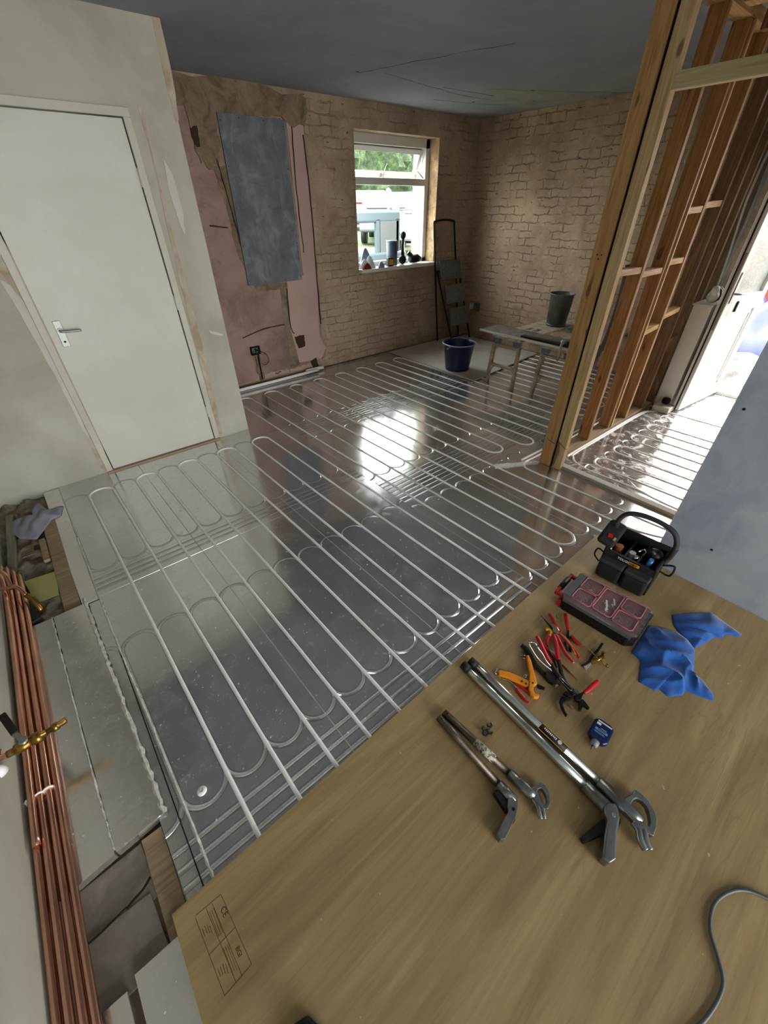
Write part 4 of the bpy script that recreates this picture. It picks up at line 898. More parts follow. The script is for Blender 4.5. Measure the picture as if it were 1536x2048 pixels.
m = MB().prism(poly([(655,1410),(375,1650),(412,1722),(665,1610)], C5, .02), ZT+.001, ZT+.026); m.build('guide', M_rubber, t, world=True, bevel=.003)
MB().prism(poly([(800,1440),(860,1420),(850,1500),(800,1540)], C5, .02), ZT+.001, ZT+.02).build('guide', M_rubber, t, world=True, bevel=.002)
c1 = B2-d2*.02; MB().tube([c1, c1+d2*.115, c1+d2*.14], [.0205,.021,.017], 18).build('socket', M_cast, t, world=True)
c2 = c1+d2*.13
out = poly([(850,1290),(900,1180),(990,1130),(1015,1078),(1100,1140),(1190,1230),(1255,1350),(1285,1450),(1275,1560),(1240,1650),(1170,1600),(1100,1555),(1040,1510),(940,1400)], C5, .03)
inn = poly([(965,1290),(985,1230),(1010,1200),(1050,1195),(1100,1225),(1150,1280),(1180,1350),(1195,1420),(1200,1480),(1185,1525),(1150,1522),(1110,1495),(1060,1440),(1010,1370)], C5, .03)
MB().ring(out, inn, ZT+.012, ZT+.036).build('former', M_cast, t, world=True, bevel=.003)
m = MB()
for off in (0, 1):
    q = smooth([zp(*C5(1000+off*75,1470), .026), zp(*C5(1065+off*62,1560), .026), zp(*C5(1090+off*60,1680), .024), zp(*C5(1150+off*55,1800), .018)], 6); m.tube(q, [.011]*len(q), 10)
m.build('hook', M_cast, t, world=True)
# small worn bender
t = thing('pipe_bender', 'smaller worn pipe bender with dull brown handles, left of the shiny one', 'pipe bender', zp(980,1500,0))
A_, B_ = zp(*C6(105,205), .018), zp(*C6(840,1030), .018)
MB().tube([A_, A_.lerp(B_,.33), A_.lerp(B_,.335), B_], [.0140,.0140,.0122,.0122], 16).build('handle', M_worn, t, world=True); d = (B_-A_).normalized()
A2, B2 = zp(*C6(165,150), .018), zp(*C6(950,880), .018); d2 = (B2-A2).normalized()
MB().tube([A2, A2.lerp(B2,.46), A2.lerp(B2,.465), A2.lerp(B2,.80), A2.lerp(B2,.80), B2], [.0138,.0138,.0145,.0145,.0120,.0120], 16).build('handle', M_worn, t, world=True)
n = Nt('flaked_white_label'); k_ = n.ramp(n.noise(110, 3, .6, n.world()), [(.44, 0.0), (.48, 1.0)]); n.set(color=n.mix(k_, '5a5148', 'b9b6a6'), rough=.6)
MB().cyl(A2.lerp(B2,.50), A2.lerp(B2,.78), .0149, n=18).build('worn_label', n.m, t, world=True)
for (p_, dd) in ((A_, d), (A2, d2)):
    q_ = p_+dd*.015+Vector((0,0,.0138)); MB().cyl(q_-Vector((0,0,.002)), q_+Vector((0,0,.001)), .003, n=10).build('bolt_hole', M_gap, t, world=True)
MB().tube([B_-d*.01, B_+d*.055], [.0175,.0185], 16).build('socket', M_cast, t, world=True)
hd = poly([(920,1180),(980,1150),(1030,1180),(1030,1270),(1010,1380),(960,1490),(910,1600),(880,1650),(830,1655),(790,1590),(820,1520),(880,1400),(920,1330),(910,1260)], C6, .028)
hd_ = MB().prism(hd, ZT+.001, ZT+.036).build('head', M_cast, t, world=True, bevel=.006, seg=3)
p_ = zp(*C6(985,1290), .036); MB().cyl(p_-Vector((0,0,.003)), p_+Vector((0,0,.003)), .005).build('pivot_bolt', M_steel, hd_, world=True)
MB().prism(poly([(745,1090),(790,1068),(945,1230),(905,1335)], C6, .02), ZT+.001, ZT+.028).build('guide', M_rubber, t, world=True, bevel=.003)
MB().prism(poly([(990,1380),(1010,1390),(995,1450),(970,1460)], C6, .015), ZT+.001, ZT+.02).build('guide', M_rubber, t, world=True, bevel=.002)
MB().tube([B2-d2*.005, B2+d2*.075, B2+d2*.09], [.0175,.018,.014], 16).build('socket', M_cast, t, world=True)
out = poly([(1180,1110),(1200,1050),(1250,1010),(1298,968),(1350,1005),(1395,1080),(1415,1160),(1412,1240),(1385,1300),(1330,1290),(1265,1225),(1205,1160)], C6, .022)
inn = poly([(1262,1095),(1268,1070),(1285,1055),(1310,1052),(1335,1080),(1358,1120),(1372,1170),(1376,1215),(1368,1245),(1340,1240),(1312,1200),(1280,1145)], C6, .022)
MB().ring(out, inn, ZT+.009, ZT+.030).build('former', M_cast, t, world=True, bevel=.002)
m = MB()
for off in (0, 1):
    q = smooth([zp(*C6(1215+off*60,1160), .020), zp(*C6(1275+off*50,1260), .020), zp(*C6(1295+off*50,1340), .016), zp(*C6(1310+off*40,1400), .011)], 6); m.tube(q, .0078, 8)
m.build('hook', M_cast, t, world=True)
# hand tools
C2 = lambda x, y: (960+x*.18229, 1200+y*.18229)
def Z(x, y, z=.012): return zp(*C2(x, y), z)
def tl_(name, label, cat, x, y): return thing(name, label, cat, Z(x, y, 0), group='hand tools on the plywood')
def grip(pts, r, mat, t, z=.011, flat=.7, name='handle', taper=True):
    q = smooth([Z(*p[:2], p[2] if len(p) > 2 else z) for p in pts], 6); n_ = len(q)
    r = r*1.35
    rs = [r*(.75+.35*math.sin(math.pi*min(1, .15+.85*i/(n_-1)))) if taper else r for i in range(n_)]
    return MB().tube(q, rs, 12, flat=flat).build(name, mat, t, world=True)
def plate(pts, z0, z1, mat, t, name, bev=.0015):
    return MB().prism([tuple(Z(*p, (z0+z1)/2)[:2]) for p in pts], ZT+z0, ZT+z1).build(name, mat, t, world=True, bevel=bev)
# orange plastic pipe cutter
t = tl_('pipe_cutter', 'orange plastic pipe cutter opened wide, beside the bender handles', 'pipe cutter', 560, 900)
plate([(195,790),(225,775),(330,800),(450,855),(545,900),(560,950),(500,960),(420,920),(300,860),(205,830)], .002, .018, M_orange, t, 'lower_handle', .004)
plate([(505,615),(530,612),(560,680),(585,780),(612,880),(625,930),(590,950),(580,1000),(600,1035),(650,1045),(640,1080),(590,1080),(550,1045),(530,985),(535,900),(540,800),(520,700)], .004, .022, M_orange, t, 'upper_handle', .004)
plate([(620,925),(655,930),(715,960),(705,988),(650,980),(622,960)], .008, .012, M_steel, t, 'blade')
m = MB()
for (x, y) in ((580,910),(505,915),(460,890)): p_ = Z(x, y, .022); m.cyl(p_-Vector((0,0,.004)), p_+Vector((0,0,.001)), .0035, n=10)
m.build('bolt', M_steel, t, world=True)
m = MB().tube([Z(500,640,.012),Z(435,635,.008),Z(445,605,.008),Z(520,610,.012)], .001, 6); m.tube(smooth([Z(480,870,.02),Z(475,840,.022),Z(495,820,.022),Z(512,832,.022),Z(500,850,.022),Z(480,838,.022)]), .001, 6); m.build('wire_spring', M_chrome, t, world=True)
# chrome lever pliers with red grips below the cutter
t = tl_('locking_pliers', 'chrome pliers with two red grips lying under the orange cutter', 'pliers', 330, 900)
grip([(395,965),(450,1040),(500,1100),(535,1130)], .0048, M_red, t, .007); grip([(375,900),(450,950),(520,1000),(545,1020)], .0048, M_red, t, .006)
m = MB().tube(smooth([Z(180,770,.006),Z(170,810,.006),Z(230,860,.006),Z(320,890,.006),Z(370,930,.007),Z(400,975,.007)]), .0028, 8).tube(smooth([Z(180,770,.006),Z(200,755,.006),Z(270,780,.005),Z(340,870,.005),Z(385,905,.006)]), .0022, 8); m.build('jaw_frame', M_chrome, t, world=True)
# insulated long nose pliers
t = tl_('long_nose_pliers', 'red and yellow insulated long nose pliers, top of the tool heap', 'pliers', 840, 340)
m = MB().tube([Z(668,168,.020),Z(730,240,.021),Z(780,300,.022),Z(830,345,.022)], [.0012,.0035,.0055,.0085], 10, flat=.7); m.tube([Z(835,160,.020),Z(845,200,.02)], [.001,.002], 6); m.build('jaw', M_steel, t, world=True)
plate([(785,270),(800,262),(850,305),(865,340),(855,370),(825,375),(800,345)], .018, .028, M_chrome, t, 'pivot_plate')
grip([(865,365),(940,430),(1010,520),(1060,590),(1090,645)], .0058, M_red, t, .020); grip([(840,385),(880,470),(930,570),(985,640),(1025,685)], .0055, M_red, t, .018)
m = MB().tube([Z(880,368,.026),Z(945,430,.026),Z(1010,515,.026),Z(1050,600,.024)], .0014, 6); m.build('grip_stripe', M_yel, t, world=True)
m = MB().ball(Z(1083,635,.018), .0055, 8).ball(Z(1022,682,.016), .0050, 8); m.build('grip_end', M_greyc, t, world=True)
# two red handled side cutters
t = tl_('side_cutters', 'red handled cutters nearest the organiser box, handles splayed', 'cutters', 970, 400)
grip([(938,150),(945,220),(955,280),(965,330)], .0062, M_red, t, .012); grip([(1005,400),(1040,440),(1080,480),(1110,500)], .0062, M_red, t, .010)
m = MB().tube(smooth([Z(962,330,.010),Z(965,400,.010),Z(985,480,.009),Z(990,570,.008)]), .006, 8, flat=.6).tube([Z(1005,400,.009),Z(930,470,.009),Z(965,560,.008)], .005, 8, flat=.6); m.build('head', M_steel, t, world=True)
t = tl_('wire_strippers', 'orange to red curved grip pliers left of the long nose pliers', 'pliers', 745, 420)
grip([(740,325),(765,345),(755,400),(735,440),(735,495)], .0060, M_red, t, .012); m = MB().tube(smooth([Z(722,325,.016),Z(755,325,.018),Z(778,355,.018),Z(765,395,.016)]), .0062, 10, flat=.8); m.build('grip_end', M_yel, t, world=True)
grip([(760,150),(790,200),(820,260),(860,320),(900,345)], .0056, M_red, t, .012)
MB().tube(smooth([Z(735,490,.010),Z(760,560,.010),Z(800,640,.009),Z(840,740,.008)]), .004, 8).build('jaw', M_steel, t, world=True)
# slip joint pliers
t = tl_('water_pump_pliers', 'large black water pump pliers with two red handles, centre of the heap', 'pliers', 920, 850)
grip([(628,400),(665,480),(710,580),(755,660),(782,700)], .0070, M_red, t, .020); grip([(800,375),(830,450),(845,540),(850,600),(858,655)], .0070, M_red, t, .018)
m = MB().tube(smooth([Z(780,700,.018),Z(830,790,.020),Z(900,880,.022),Z(970,960,.022),Z(1030,1050,.020)]), [.0115]*25, 10, flat=.6); m.tube(smooth([Z(860,655,.016),Z(880,740,.016),Z(900,830,.016),Z(960,950,.016)]), .0085, 8, flat=.6); m.build('arm', M_black, t, world=True)
m = MB().tube(smooth([Z(880,850,.0275),Z(940,905,.0285),Z(1005,970,.0285),Z(990,990,.0285),Z(925,925,.0285),Z(878,870,.0275)], closed=True), .0009, 6, closed=True); m.build('slot_outline', M_chrome, t, world=True)
plate([(1020,1040),(1000,1090),(930,1120),(900,1150),(930,1230),(955,1270),(940,1275),(890,1190),(868,1110),(885,1065),(950,1070),(990,1030)], .006, .022, M_steel, t, 'jaw')
plate([(905,1030),(940,1005),(1000,1035),(990,1070),(940,1050)], .010, .024, M_steel, t, 'jaw')
# second pump pliers
t = tl_('water_pump_pliers', 'black pliers with one red handle pointing up to the right, nearest the blue bottle', 'pliers', 1060, 1080)
grip([(1295,888),(1240,935),(1190,980),(1140,1018)], .0065, M_red, t, .014)
plate([(1145,1010),(1120,1060),(1100,1110),(1050,1110),(1030,1060),(1090,1030)], .006, .020, M_steel, t, 'pivot_plate'); plate([(1080,1090),(1130,1100),(1170,1150),(1200,1195),(1180,1200),(1130,1160),(1110,1210),(1075,1215),(1085,1160)], .003, .016, M_steel, t, 'jaw'); plate([(975,1150),(1010,1160),(1020,1190),(1000,1190)], .002, .012, M_chrome, t, 'jaw_tip')
plate([(1020,970),(1060,985),(1100,1030),(1060,1045),(1030,1010)], .004, .016, M_cast, t, 'rear_jaw')
# black snips
t = tl_('tin_snips', 'black handled snips at the left of the heap', 'snips', 620, 700)
grip([(455,495),(500,530),(540,600),(590,690),(650,760),(720,830)], .0085, M_black, t, .010, .6); grip([(560,650),(620,730),(690,810),(760,880)], .0065, M_black, t, .008)
plate([(710,790),(800,800),(850,860),(830,900),(800,925),(750,900),(715,850)], .003, .020, M_black, t, 'pivot_plate', .003); plate([(818,930),(850,920),(888,935),(850,950),(825,978)], .004, .010, M_chrome, t, 'blade')
# adjustable chrome wrench
t = tl_('locking_wrench', 'chrome locking wrench lying between the black snips and red handles', 'wrench', 660, 610)
m = MB().tube(smooth([Z(600,470,.020),Z(560,462,.020),Z(540,485,.020),Z(570,550,.021),Z(630,640,.021),Z(700,710,.021),Z(785,775,.020)]), .0035, 8); m.tube(smooth([Z(600,475,.020),Z(640,540,.021),Z(680,590,.021),Z(730,680,.021),Z(775,730,.021)]), .0050, 8, flat=.6); m.build('body', M_chrome, t, world=True)
m = MB().cyl(Z(635,500,.022), Z(635,500,.027), .004, n=10); m.build('screw', M_steel, t, world=True)
# screwdrivers
t = tl_('screwdriver', 'thin red screwdriver pointing down to the right beneath the heap', 'screwdriver', 980, 800)
grip([(690,490),(760,560),(830,640),(900,710)], .0045, M_red, t, .007, 1, 'handle'); MB().tube([Z(900,710,.006),Z(980,790,.006),Z(1070,880,.006)], [.0032,.0030,.0016], 8).build('shaft', simple('dark_red_sleeve', '7c1a1c', .5), t, world=True)
t = tl_('screwdriver', 'short red screwdriver half hidden beside the black snips', 'screwdriver', 610, 720)
grip([(575,650),(610,710),(650,770)], .0045, M_red, t, .0055, 1, 'handle'); MB().tube([Z(650,770,.005),Z(690,830,.005)], .002, 8).build('shaft', M_chrome, t, world=True)
# brush and brass key
t = tl_('wire_brush', 'small black handled brush with pale bristles', 'brush', 1220, 640)
m = MB(); q = smooth([Z(1345,475,.010),Z(1285,560,.009),Z(1225,620,.008),Z(1195,680,.008),Z(1120,725,.008)], 6); m.tube(q, [.0052]*len(q), 8, flat=.6); m.build('handle', M_black, t, world=True)
m = MB()
for k in range(7): a = Z(1140+13*k, 722-11*k, .006); b = Z(1165+13*k, 760-12*k, .004); m.beam(a, b, .0018, .006)
m.build('bristles', M_lab, t, world=True)
t = tl_('brass_key', 'brass cross shaped tap key lying over the small brush', 'tap key', 1310, 640)
m = MB().cyl(Z(1205,552,.016), Z(1385,722,.016), .0036, .0036, 10).cyl(Z(1380,705,.016), Z(1400,735,.016), .0065, .0065, 10).cyl(Z(1196,545,.016), Z(1208,560,.016), .0055, .0050, 10); m.build('cross_bar', M_brass, t, world=True)
m = MB().tube([Z(1225,690,.012),Z(1265,665,.013),Z(1265,665,.013),Z(1345,620,.013),Z(1345,620,.013),Z(1350,590,.012)], [.008,.008,.0095,.0095,.006,.006], 12); m.build('hub', M_brass, t, world=True)
p_ = Z(1350,585,.012); MB().cyl(p_, p_+Vector((0,0,.005)), .009, n=12).build('knob', M_brass, t, world=True)
# pipe clips
for i, (x, y, r_, lab) in enumerate([(650,400,.0,'lower'), (645,345,1.1,'left'), (700,300,2.2,'upper'), (705,380,.6,'right')]):
    c = zp(*C6(x, y), .006); t = thing('pipe_clip', 'small black plastic clip between the two benders, the %s one of the cluster' % lab, 'clip', c, group='black clips')
    MB().tube([(.0085*math.cos(a+r_), .0085*math.sin(a+r_), .004) for a in [k*.4 for k in range(12)]], .0028, 8).build('ring', M_rubber, t); MB().box((-.003,-.010,-.004),(.008,-.004,.006)).build('foot', M_rubber, t, bevel=.001)
# blue bottle
C7 = lambda x, y: (1150+x*.0651, 1420+y*.0651)
a, b = zp(*C7(960,480), .015), zp(*C7(690,1000), .015); up_ = (a-b).normalized(); sd = up_.cross(Vector((0,0,1)))
if (zp(*C7(1100,800), .015)-b).dot(sd) < 0: sd = -sd
c = (zp(*C7(780,690), .012)); BM = Matrix(((sd.x, up_.x, 0, c.x), (sd.y, up_.y, 0, c.y), (0, 0, 1, ZT), (0, 0, 0, 1)))
t = thing('glue_bottle', 'flat dark blue squeeze bottle with a grey nozzle cap and white label bands', 'bottle', (c.x, c.y, ZT))
hw, hl2 = .034, .043
pp = [(-hw,-hl2+.014),(-hw+.010,-hl2),(hw-.010,-hl2),(hw,-hl2+.014),(hw,hl2-.012),(hw-.010,hl2),(-hw+.010,hl2),(-hw,hl2-.012)]
MB().prism(pp, .001, .024, M=BM).build('body', M_bottle, t, world=True, bevel=.006, seg=3)
def tr(mb, x0, x1, y0, y1, z0=.0238, z1=.0246): return mb.box((x0, y0, z0), (x1, y1, z1), M=BM)
m = MB(); tr(m, -.023, .026, .030, .035); tr(m, -.023, -.009, .017, .026); m.build('label_band', M_lab, t, world=True)
m = MB(); tr(m, -.021, .022, -.006, .003); tr(m, -.021, .014, -.013, -.011); tr(m, -.018, .018, -.0165, -.0155); m.build('label_band', M_labb, t, world=True)
m = MB(); tr(m, -.005, .016, .0065, .0095); m.build('lettering', M_greyc, t, world=True)
m = MB()
for k in range(7): tr(m, -.012+.004*k, -.0095+.004*k, -.004, .001, .0244, .0250)
m.build('lettering', M_navy, t, world=True)
q0 = BM @ Vector((0, -hl2, .0125)); q1 = BM @ Vector((0, -hl2-.016, .0125)); q2 = BM @ Vector((-.001, -hl2-.022, .0125)); q3 = BM @ Vector((-.002, -hl2-.038, .012))
MB().tube([q0, q1, q2], [.0135,.0125,.008], 16).build('cap', M_greyc, t, world=True); MB().tube([q2, q3], [.0055,.002], 12).build('nozzle', M_cable, t, world=True)
# organiser box
a, b = Vector((1.455,.452)), Vector((1.478,.125)); ux = (b-a).normalized()      # long side
OM = Matrix(((ux.x, -ux.y, 0, a.x), (ux.y, ux.x, 0, a.y), (0, 0, 1, ZT), (0, 0, 0, 1)))  # x along long side, y to the right
t = thing('organiser_box', 'black and red organiser case with clear lidded compartments', 'organiser', (1.58,.29,ZT)); OL, OW, OH = .335, .225, .088
def ob(mb, x0, x1, y0, y1, z0, z1): return mb.box((x0, y0, z0), (x1, y1, z1), M=OM)
def oq(x, y, z): return OM @ Vector((x, y, z))
MB().prism([(0.02,0),(OL-.03,0),(OL,.03),(OL,OW-.03),(OL-.03,OW),(.02,OW),(0,OW-.02),(0,.02)], .001, OH-.02, M=OM).build('case', M_black, t, world=True, bevel=.004)
bins = [(.035,.12,.022,.108),(.035,.12,.118,.205),(.128,.212,.03,.20),(.22,.305,.022,.108),(.22,.305,.118,.205)]
m = MB(); ob(m, .006, OL-.01, .006, OW-.006, OH-.021, OH-.016)
m.build('tray_floor', simple('tray_contents', '4c3b3c', .6, nscale=90, var=.7), t, world=True)
n = Nt('clear_lid'); n.set(color='f2e4e6', rough=.08, trans=.92, ior=1.12); M_lid = n.m
lid = MB(); lid.prism([(.012,.0),(OL-.02,0),(OL-.002,.02),(OL-.002,OW-.02),(OL-.02,OW),(.012,OW),(0,OW-.012),(0,.012)], OH-.012, OH-.006, M=OM)
lid_ = lid.build('lid', M_lid, t, world=True, bevel=.002)
M_rim = simple('pale_red_rim', 'b0606a', .25, coat=.4)
for (x0, x1, y0, y1) in bins:
    m = MB(); q = [oq(*p_, OH-.004) for p_ in ((x0+.008,y0),(x1-.008,y0),(x1,y0+.008),(x1,y1-.008),(x1-.008,y1),(x0+.008,y1),(x0,y1-.008),(x0,y0+.008))]
    m.tube(q, .0028, 8, closed=True); m.build('bin_rim', M_rim, t, world=True)
    m = MB(); ob(m, x0+.004, x1-.004, y0+.004, y1-.004, OH-.0155, OH-.0145)
    m.build('bin_cup', simple('red_bin', '7a2a34', .5, nscale=120, var=.6), t, world=True)
    m = MB(); rr = random.Random(int(x0*1000+y0*100))
    for k in range(16):
        c = oq(rr.uniform(x0+.012, x1-.012), rr.uniform(y0+.012, (y0+y1)/2+.01), OH-.0125); dd = Vector((rr.uniform(-1,1), rr.uniform(-1,1), 0)).normalized()*.006; m.cyl(c-dd, c+dd, .0018, n=6)
    m.build('fittings', M_cast, t, world=True, kind='stuff')
m = MB()
for k in range(4): ob(m, OL-.012, OL+.006, .03+.048*k, .052+.048*k, .045, .078)
m.build('latch', M_dgrey, t, world=True, bevel=.003)
m = MB(); ob(m, -.03, .0, .02, .04, .05, .066); ob(m, -.03, .0, .17, .19, .05, .066); ob(m, -.042, -.026, .02, .19, .048, .070)
hd_ = m.build('handle', M_redp, t, world=True, bevel=.004); m = MB().cyl(oq(-.034,.065,.060), oq(-.034,.148,.060), .0135, n=14); m.build('handle_grip', M_black, hd_, world=True)
m = MB(); ob(m, -.012, .006, .005, .05, .005, .045); ob(m, -.012, .006, .175, .22, .005, .045); m.build('corner_clip', M_redp, t, world=True, bevel=.004)
m = MB(); ob(m, -.004, .028, .02, .205, OH-.006, OH-.001); m.build('end_ledge', M_cable, t, world=True, bevel=.003)
m = MB(); ob(m, .01, OL-.02, -.002, .002, OH-.03, OH-.012); m.build('lid_seam', M_cable, t, world=True, bevel=.001)
o_ = oq(.190, .055, OH-.0015); text('logo', 'Milwaukee', M_lab, o_, oq(.150,.15,OH)-oq(.190,.055,OH), oq(.13,.0,OH)-oq(.19,.0,OH), .017, t)
o_ = oq(.200, .115, OH-.0015); text('logo', 'PACKOUT', M_lab, o_, oq(.165,.19,OH)-oq(.200,.115,OH), oq(.13,.0,OH)-oq(.19,.0,OH), .009, t)
m = MB(); pts = [(.208,.085),(.186,.108),(.194,.108),(.180,.125),(.190,.113),(.183,.112)]; m.prism(pts, OH-.002, OH-.0014, M=OM); m.build('logo_bolt', M_lab, t, world=True)
# tool bag
a, b = Vector((1.790,.455)), Vector((1.805,.225)); ux = (b-a).normalized(); TM = Matrix(((ux.x, -ux.y, 0, a.x), (ux.y, ux.x, 0, a.y), (0, 0, 1, ZT), (0, 0, 0, 1)))
t = thing('tool_bag', 'black open tote tool bag against the blue-grey partition', 'tool bag', (1.9,.34,ZT)); TL, TW, TH = .245, .225, .185
def tbx(mb, x0, x1, y0, y1, z0, z1): return mb.box((x0, y0, z0), (x1, y1, z1), M=TM)
def tq(x, y, z): return TM @ Vector((x, y, z))
m = MB(); tbx(m, 0, TL, .035, .050, .0, TH-.02); tbx(m, 0, TL, TW-.015, TW, 0, TH+.02); tbx(m, 0, .015, .035, TW, 0, TH); tbx(m, TL-.015, TL, .035, TW, 0, TH); tbx(m, 0, TL, .035, TW, .0, .03)
m.build('body', M_blackf, t, world=True, bevel=.006)
for k in range(2):
    m = MB(); x0 = .008+k*.118; tbx(m, x0, x0+.112, -.005, .045, .01, .105); m.build('front_pocket', M_blackf, t, world=True, bevel=.015, seg=3)
    m = MB(); tbx(m, x0-.002, x0+.114, -.010, .045, .105, .128); m.build('pocket_flap', M_dgrey, t, world=True, bevel=.009, seg=3)
m = MB(); tbx(m, .07, .175, .0335, .036, .135, .165); m.build('name_tag', M_black, t, world=True)
o_ = tq(.070, .0325, .142); text('lettering', 'TOUGH', M_lab, o_, tq(1,0,0)-tq(0,0,0), Vector((0,0,1)), .017, t, depth=.001)
m = MB(); tbx(m, .123, .172, .0322, .0335, .139, .156); m.build('logo_patch', M_orange, t, world=True)
o_ = tq(.124, .0318, .142); text('lettering', 'BUILT', M_black, o_, tq(1,0,0)-tq(0,0,0), Vector((0,0,1)), .015, t, depth=.001)
m = MB()
q = smooth([tq(.0,.13,TH-.02),tq(-.012,.13,TH+.08),tq(.02,.135,TH+.155),tq(.12,.14,TH+.175),tq(.22,.135,TH+.155),tq(.257,.13,TH+.08),tq(TL,.13,TH-.02)], 8); m.tube(q, .012, 12); m.build('carry_handle', M_dgrey, t, world=True)
MB().tube([tq(-.006,.13,TH+.02), tq(-.012,.13,TH+.08)], .014, 10).tube([tq(TL+.006,.13,TH+.02), tq(.257,.13,TH+.08)], .014, 10).build('handle_mount', M_blackf, t, world=True)
MB().tube(smooth([tq(-.002,.06,.12),tq(-.03,.055,.13),tq(-.035,.05,.09),tq(-.004,.05,.06)]), .004, 6).build('side_strap', M_blackf, t, world=True)
m = MB().tube(smooth([tq(TL,.13,.15),tq(TL+.045,.13,.17),tq(TL+.045,.13,.11),tq(TL,.13,.11)]), .005, 6); m.build('side_strap', M_blackf, t, world=True)
m = MB(); tbx(m, .09, .098, .05, TW-.015, .03, TH-.02); tbx(m, .15, .158, .05, TW-.015, .03, TH-.02); m.build('divider', M_blackf, t, world=True)
# folded side pouch with red tab
def slab(mb, c0, ax, ay, az, lx, ly, lz_):
    c0 = Vector(c0); ax, ay, az = Vector(ax).normalized(), Vector(ay).normalized(), Vector(az).normalized()
    M_ = Matrix(((ax.x, ay.x, az.x, c0.x), (ax.y, ay.y, az.y, c0.y), (ax.z, ay.z, az.z, c0.z), (0, 0, 0, 1))); return mb.box((-lx/2,-ly/2,-lz_/2), (lx/2,ly/2,lz_/2), M=M_)
pc = P(1224, 1067, 'z', .235); ax = P(1245, 1040, 'z', .27)-P(1205, 1092, 'z', .20); vw = (Vector((0,0,CAMZ))-pc).normalized()
ay = ax.cross(vw); az = ax.cross(ay)
m = MB(); slab(m, pc, ay, ax, az, .085, .155, .040); pch = m.build('side_pouch', M_blackf, t, world=True, bevel=.019, seg=5, label='upright padded side pouch')
azn = az.normalized(); axn = Vector(ax).normalized(); ayn = Vector(ay).normalized(); sg = 1 if vw.dot(azn) > 0 else -1
m = MB(); slab(m, pc+azn*sg*.021-axn*.028+ayn*.0*sg, ayn+axn*.4, axn-ayn*.4, azn, .020, .022, .003); m.build('red_tab', M_redp, pch, world=True)
m = MB(); slab(m, pc+azn*sg*.021-axn*.035-ayn*.026*(-1 if ayn.x > 0 else 1), ayn, axn, azn, .011, .018, .003); m.build('tan_tab', simple('tan_leather', 'b98a4c', .7), pch, world=True)
# contents of the bag, each its own thing
def stick(name, label, cat, p, q_, r0, r1, mat, n_=14):
    p, q_ = Vector(p), Vector(q_); return MB().cyl(p, q_, r0, r1, n_).build(name, mat, loc=p, label=label, cat=cat)
stick('amber_bottle', 'small amber bottle in the tool bag', 'bottle', tq(.055,.10,.035), tq(.045,.11,.165), .022, .020, simple('amber_plastic', '8a4c12', .25))
stick('torch', 'grey topped black torch standing in the tool bag', 'torch', tq(.115,.10,.035), tq(.112,.10,.165), .014, .016, M_greyc)
stick('blue_screwdriver', 'blue handled screwdriver poking out of the tool bag', 'screwdriver', tq(.185,.085,.06), tq(.200,.07,.195), .010, .011, M_blue)
stick('level_vial', 'lime green pen clipped to the tool bag corner', 'pen', tq(.022,.06,.14), tq(.022,.055,.185), .006, .006, simple('lime_plastic', 'b6d24a', .5))
m = MB().ball(tq(.195,.15,.17), .038, 14, (1,1,.9)).tube([tq(.195,.15,.17), tq(.17,.12,.21)], [.03,.012], 10); m.build('drill', M_black, loc=tq(.195,.15,.17), label='glossy black tool head bulging out of the tool bag', cat='power tool')
MB().tube(smooth([tq(.13,.12,.17),tq(.145,.14,.18),tq(.16,.13,.175),tq(.155,.11,.17)]), .004, 8).build('spanner', M_chrome, loc=tq(.14,.12,.17), label='small chrome spanner ring in the tool bag', cat='spanner')
stick('key', 'star shaped bright key in the middle of the tool bag', 'key', tq(.128,.085,.10), tq(.138,.08,.168), .006, .011, M_chrome, 5)
# blue cloth: two overlapping lobes of one towel
C8 = lambda x, y: (1080+x*.2969, 1000+y*.2969)
l1 = poly([(620,1015),(740,835),(830,850),(925,880),(1000,930),(1050,1000),(1045,1110),(1040,1160),(1100,1200),(1180,1310),(1175,1345),(1100,1320),(985,1275),(970,1305),(870,1318),(800,1255),(790,1282),(670,1215),(685,1075)], C8, .012)
l2 = poly([(895,765),(1000,752),(1160,750),(1230,800),(1370,900),(1350,912),(1250,895),(1240,920),(1180,915),(1130,950),(1050,990),(1010,940),(940,880),(905,830)], C8, .012)
def ch1(x, y, t):
    a = math.sin(30*x-16*y+1.6*math.sin(24*y)); b = math.sin(20*x+37*y+.7+math.sin(31*x)); return ZT+.003+.034*(1-t**2.5)*(.40+.75*(1-abs(a)**.6)+.45*(1-abs(b)**.7))
def ch2(x, y, t):
    a = math.sin(30*x+34*y+1.1*math.sin(28*x)); return ZT+.003+.026*(1-t**2.5)*(.5+.6*abs(a))
MB().sheet(l1, ch1, 22, 110, z0=ZT+.002).sheet(l2, ch2, 18, 90, z0=ZT+.002).build('blue_cloth', M_cloth, loc=(1.55,.0,ZT), label='crumpled bright blue microfibre cloth spread on the plywood', cat='cloth')
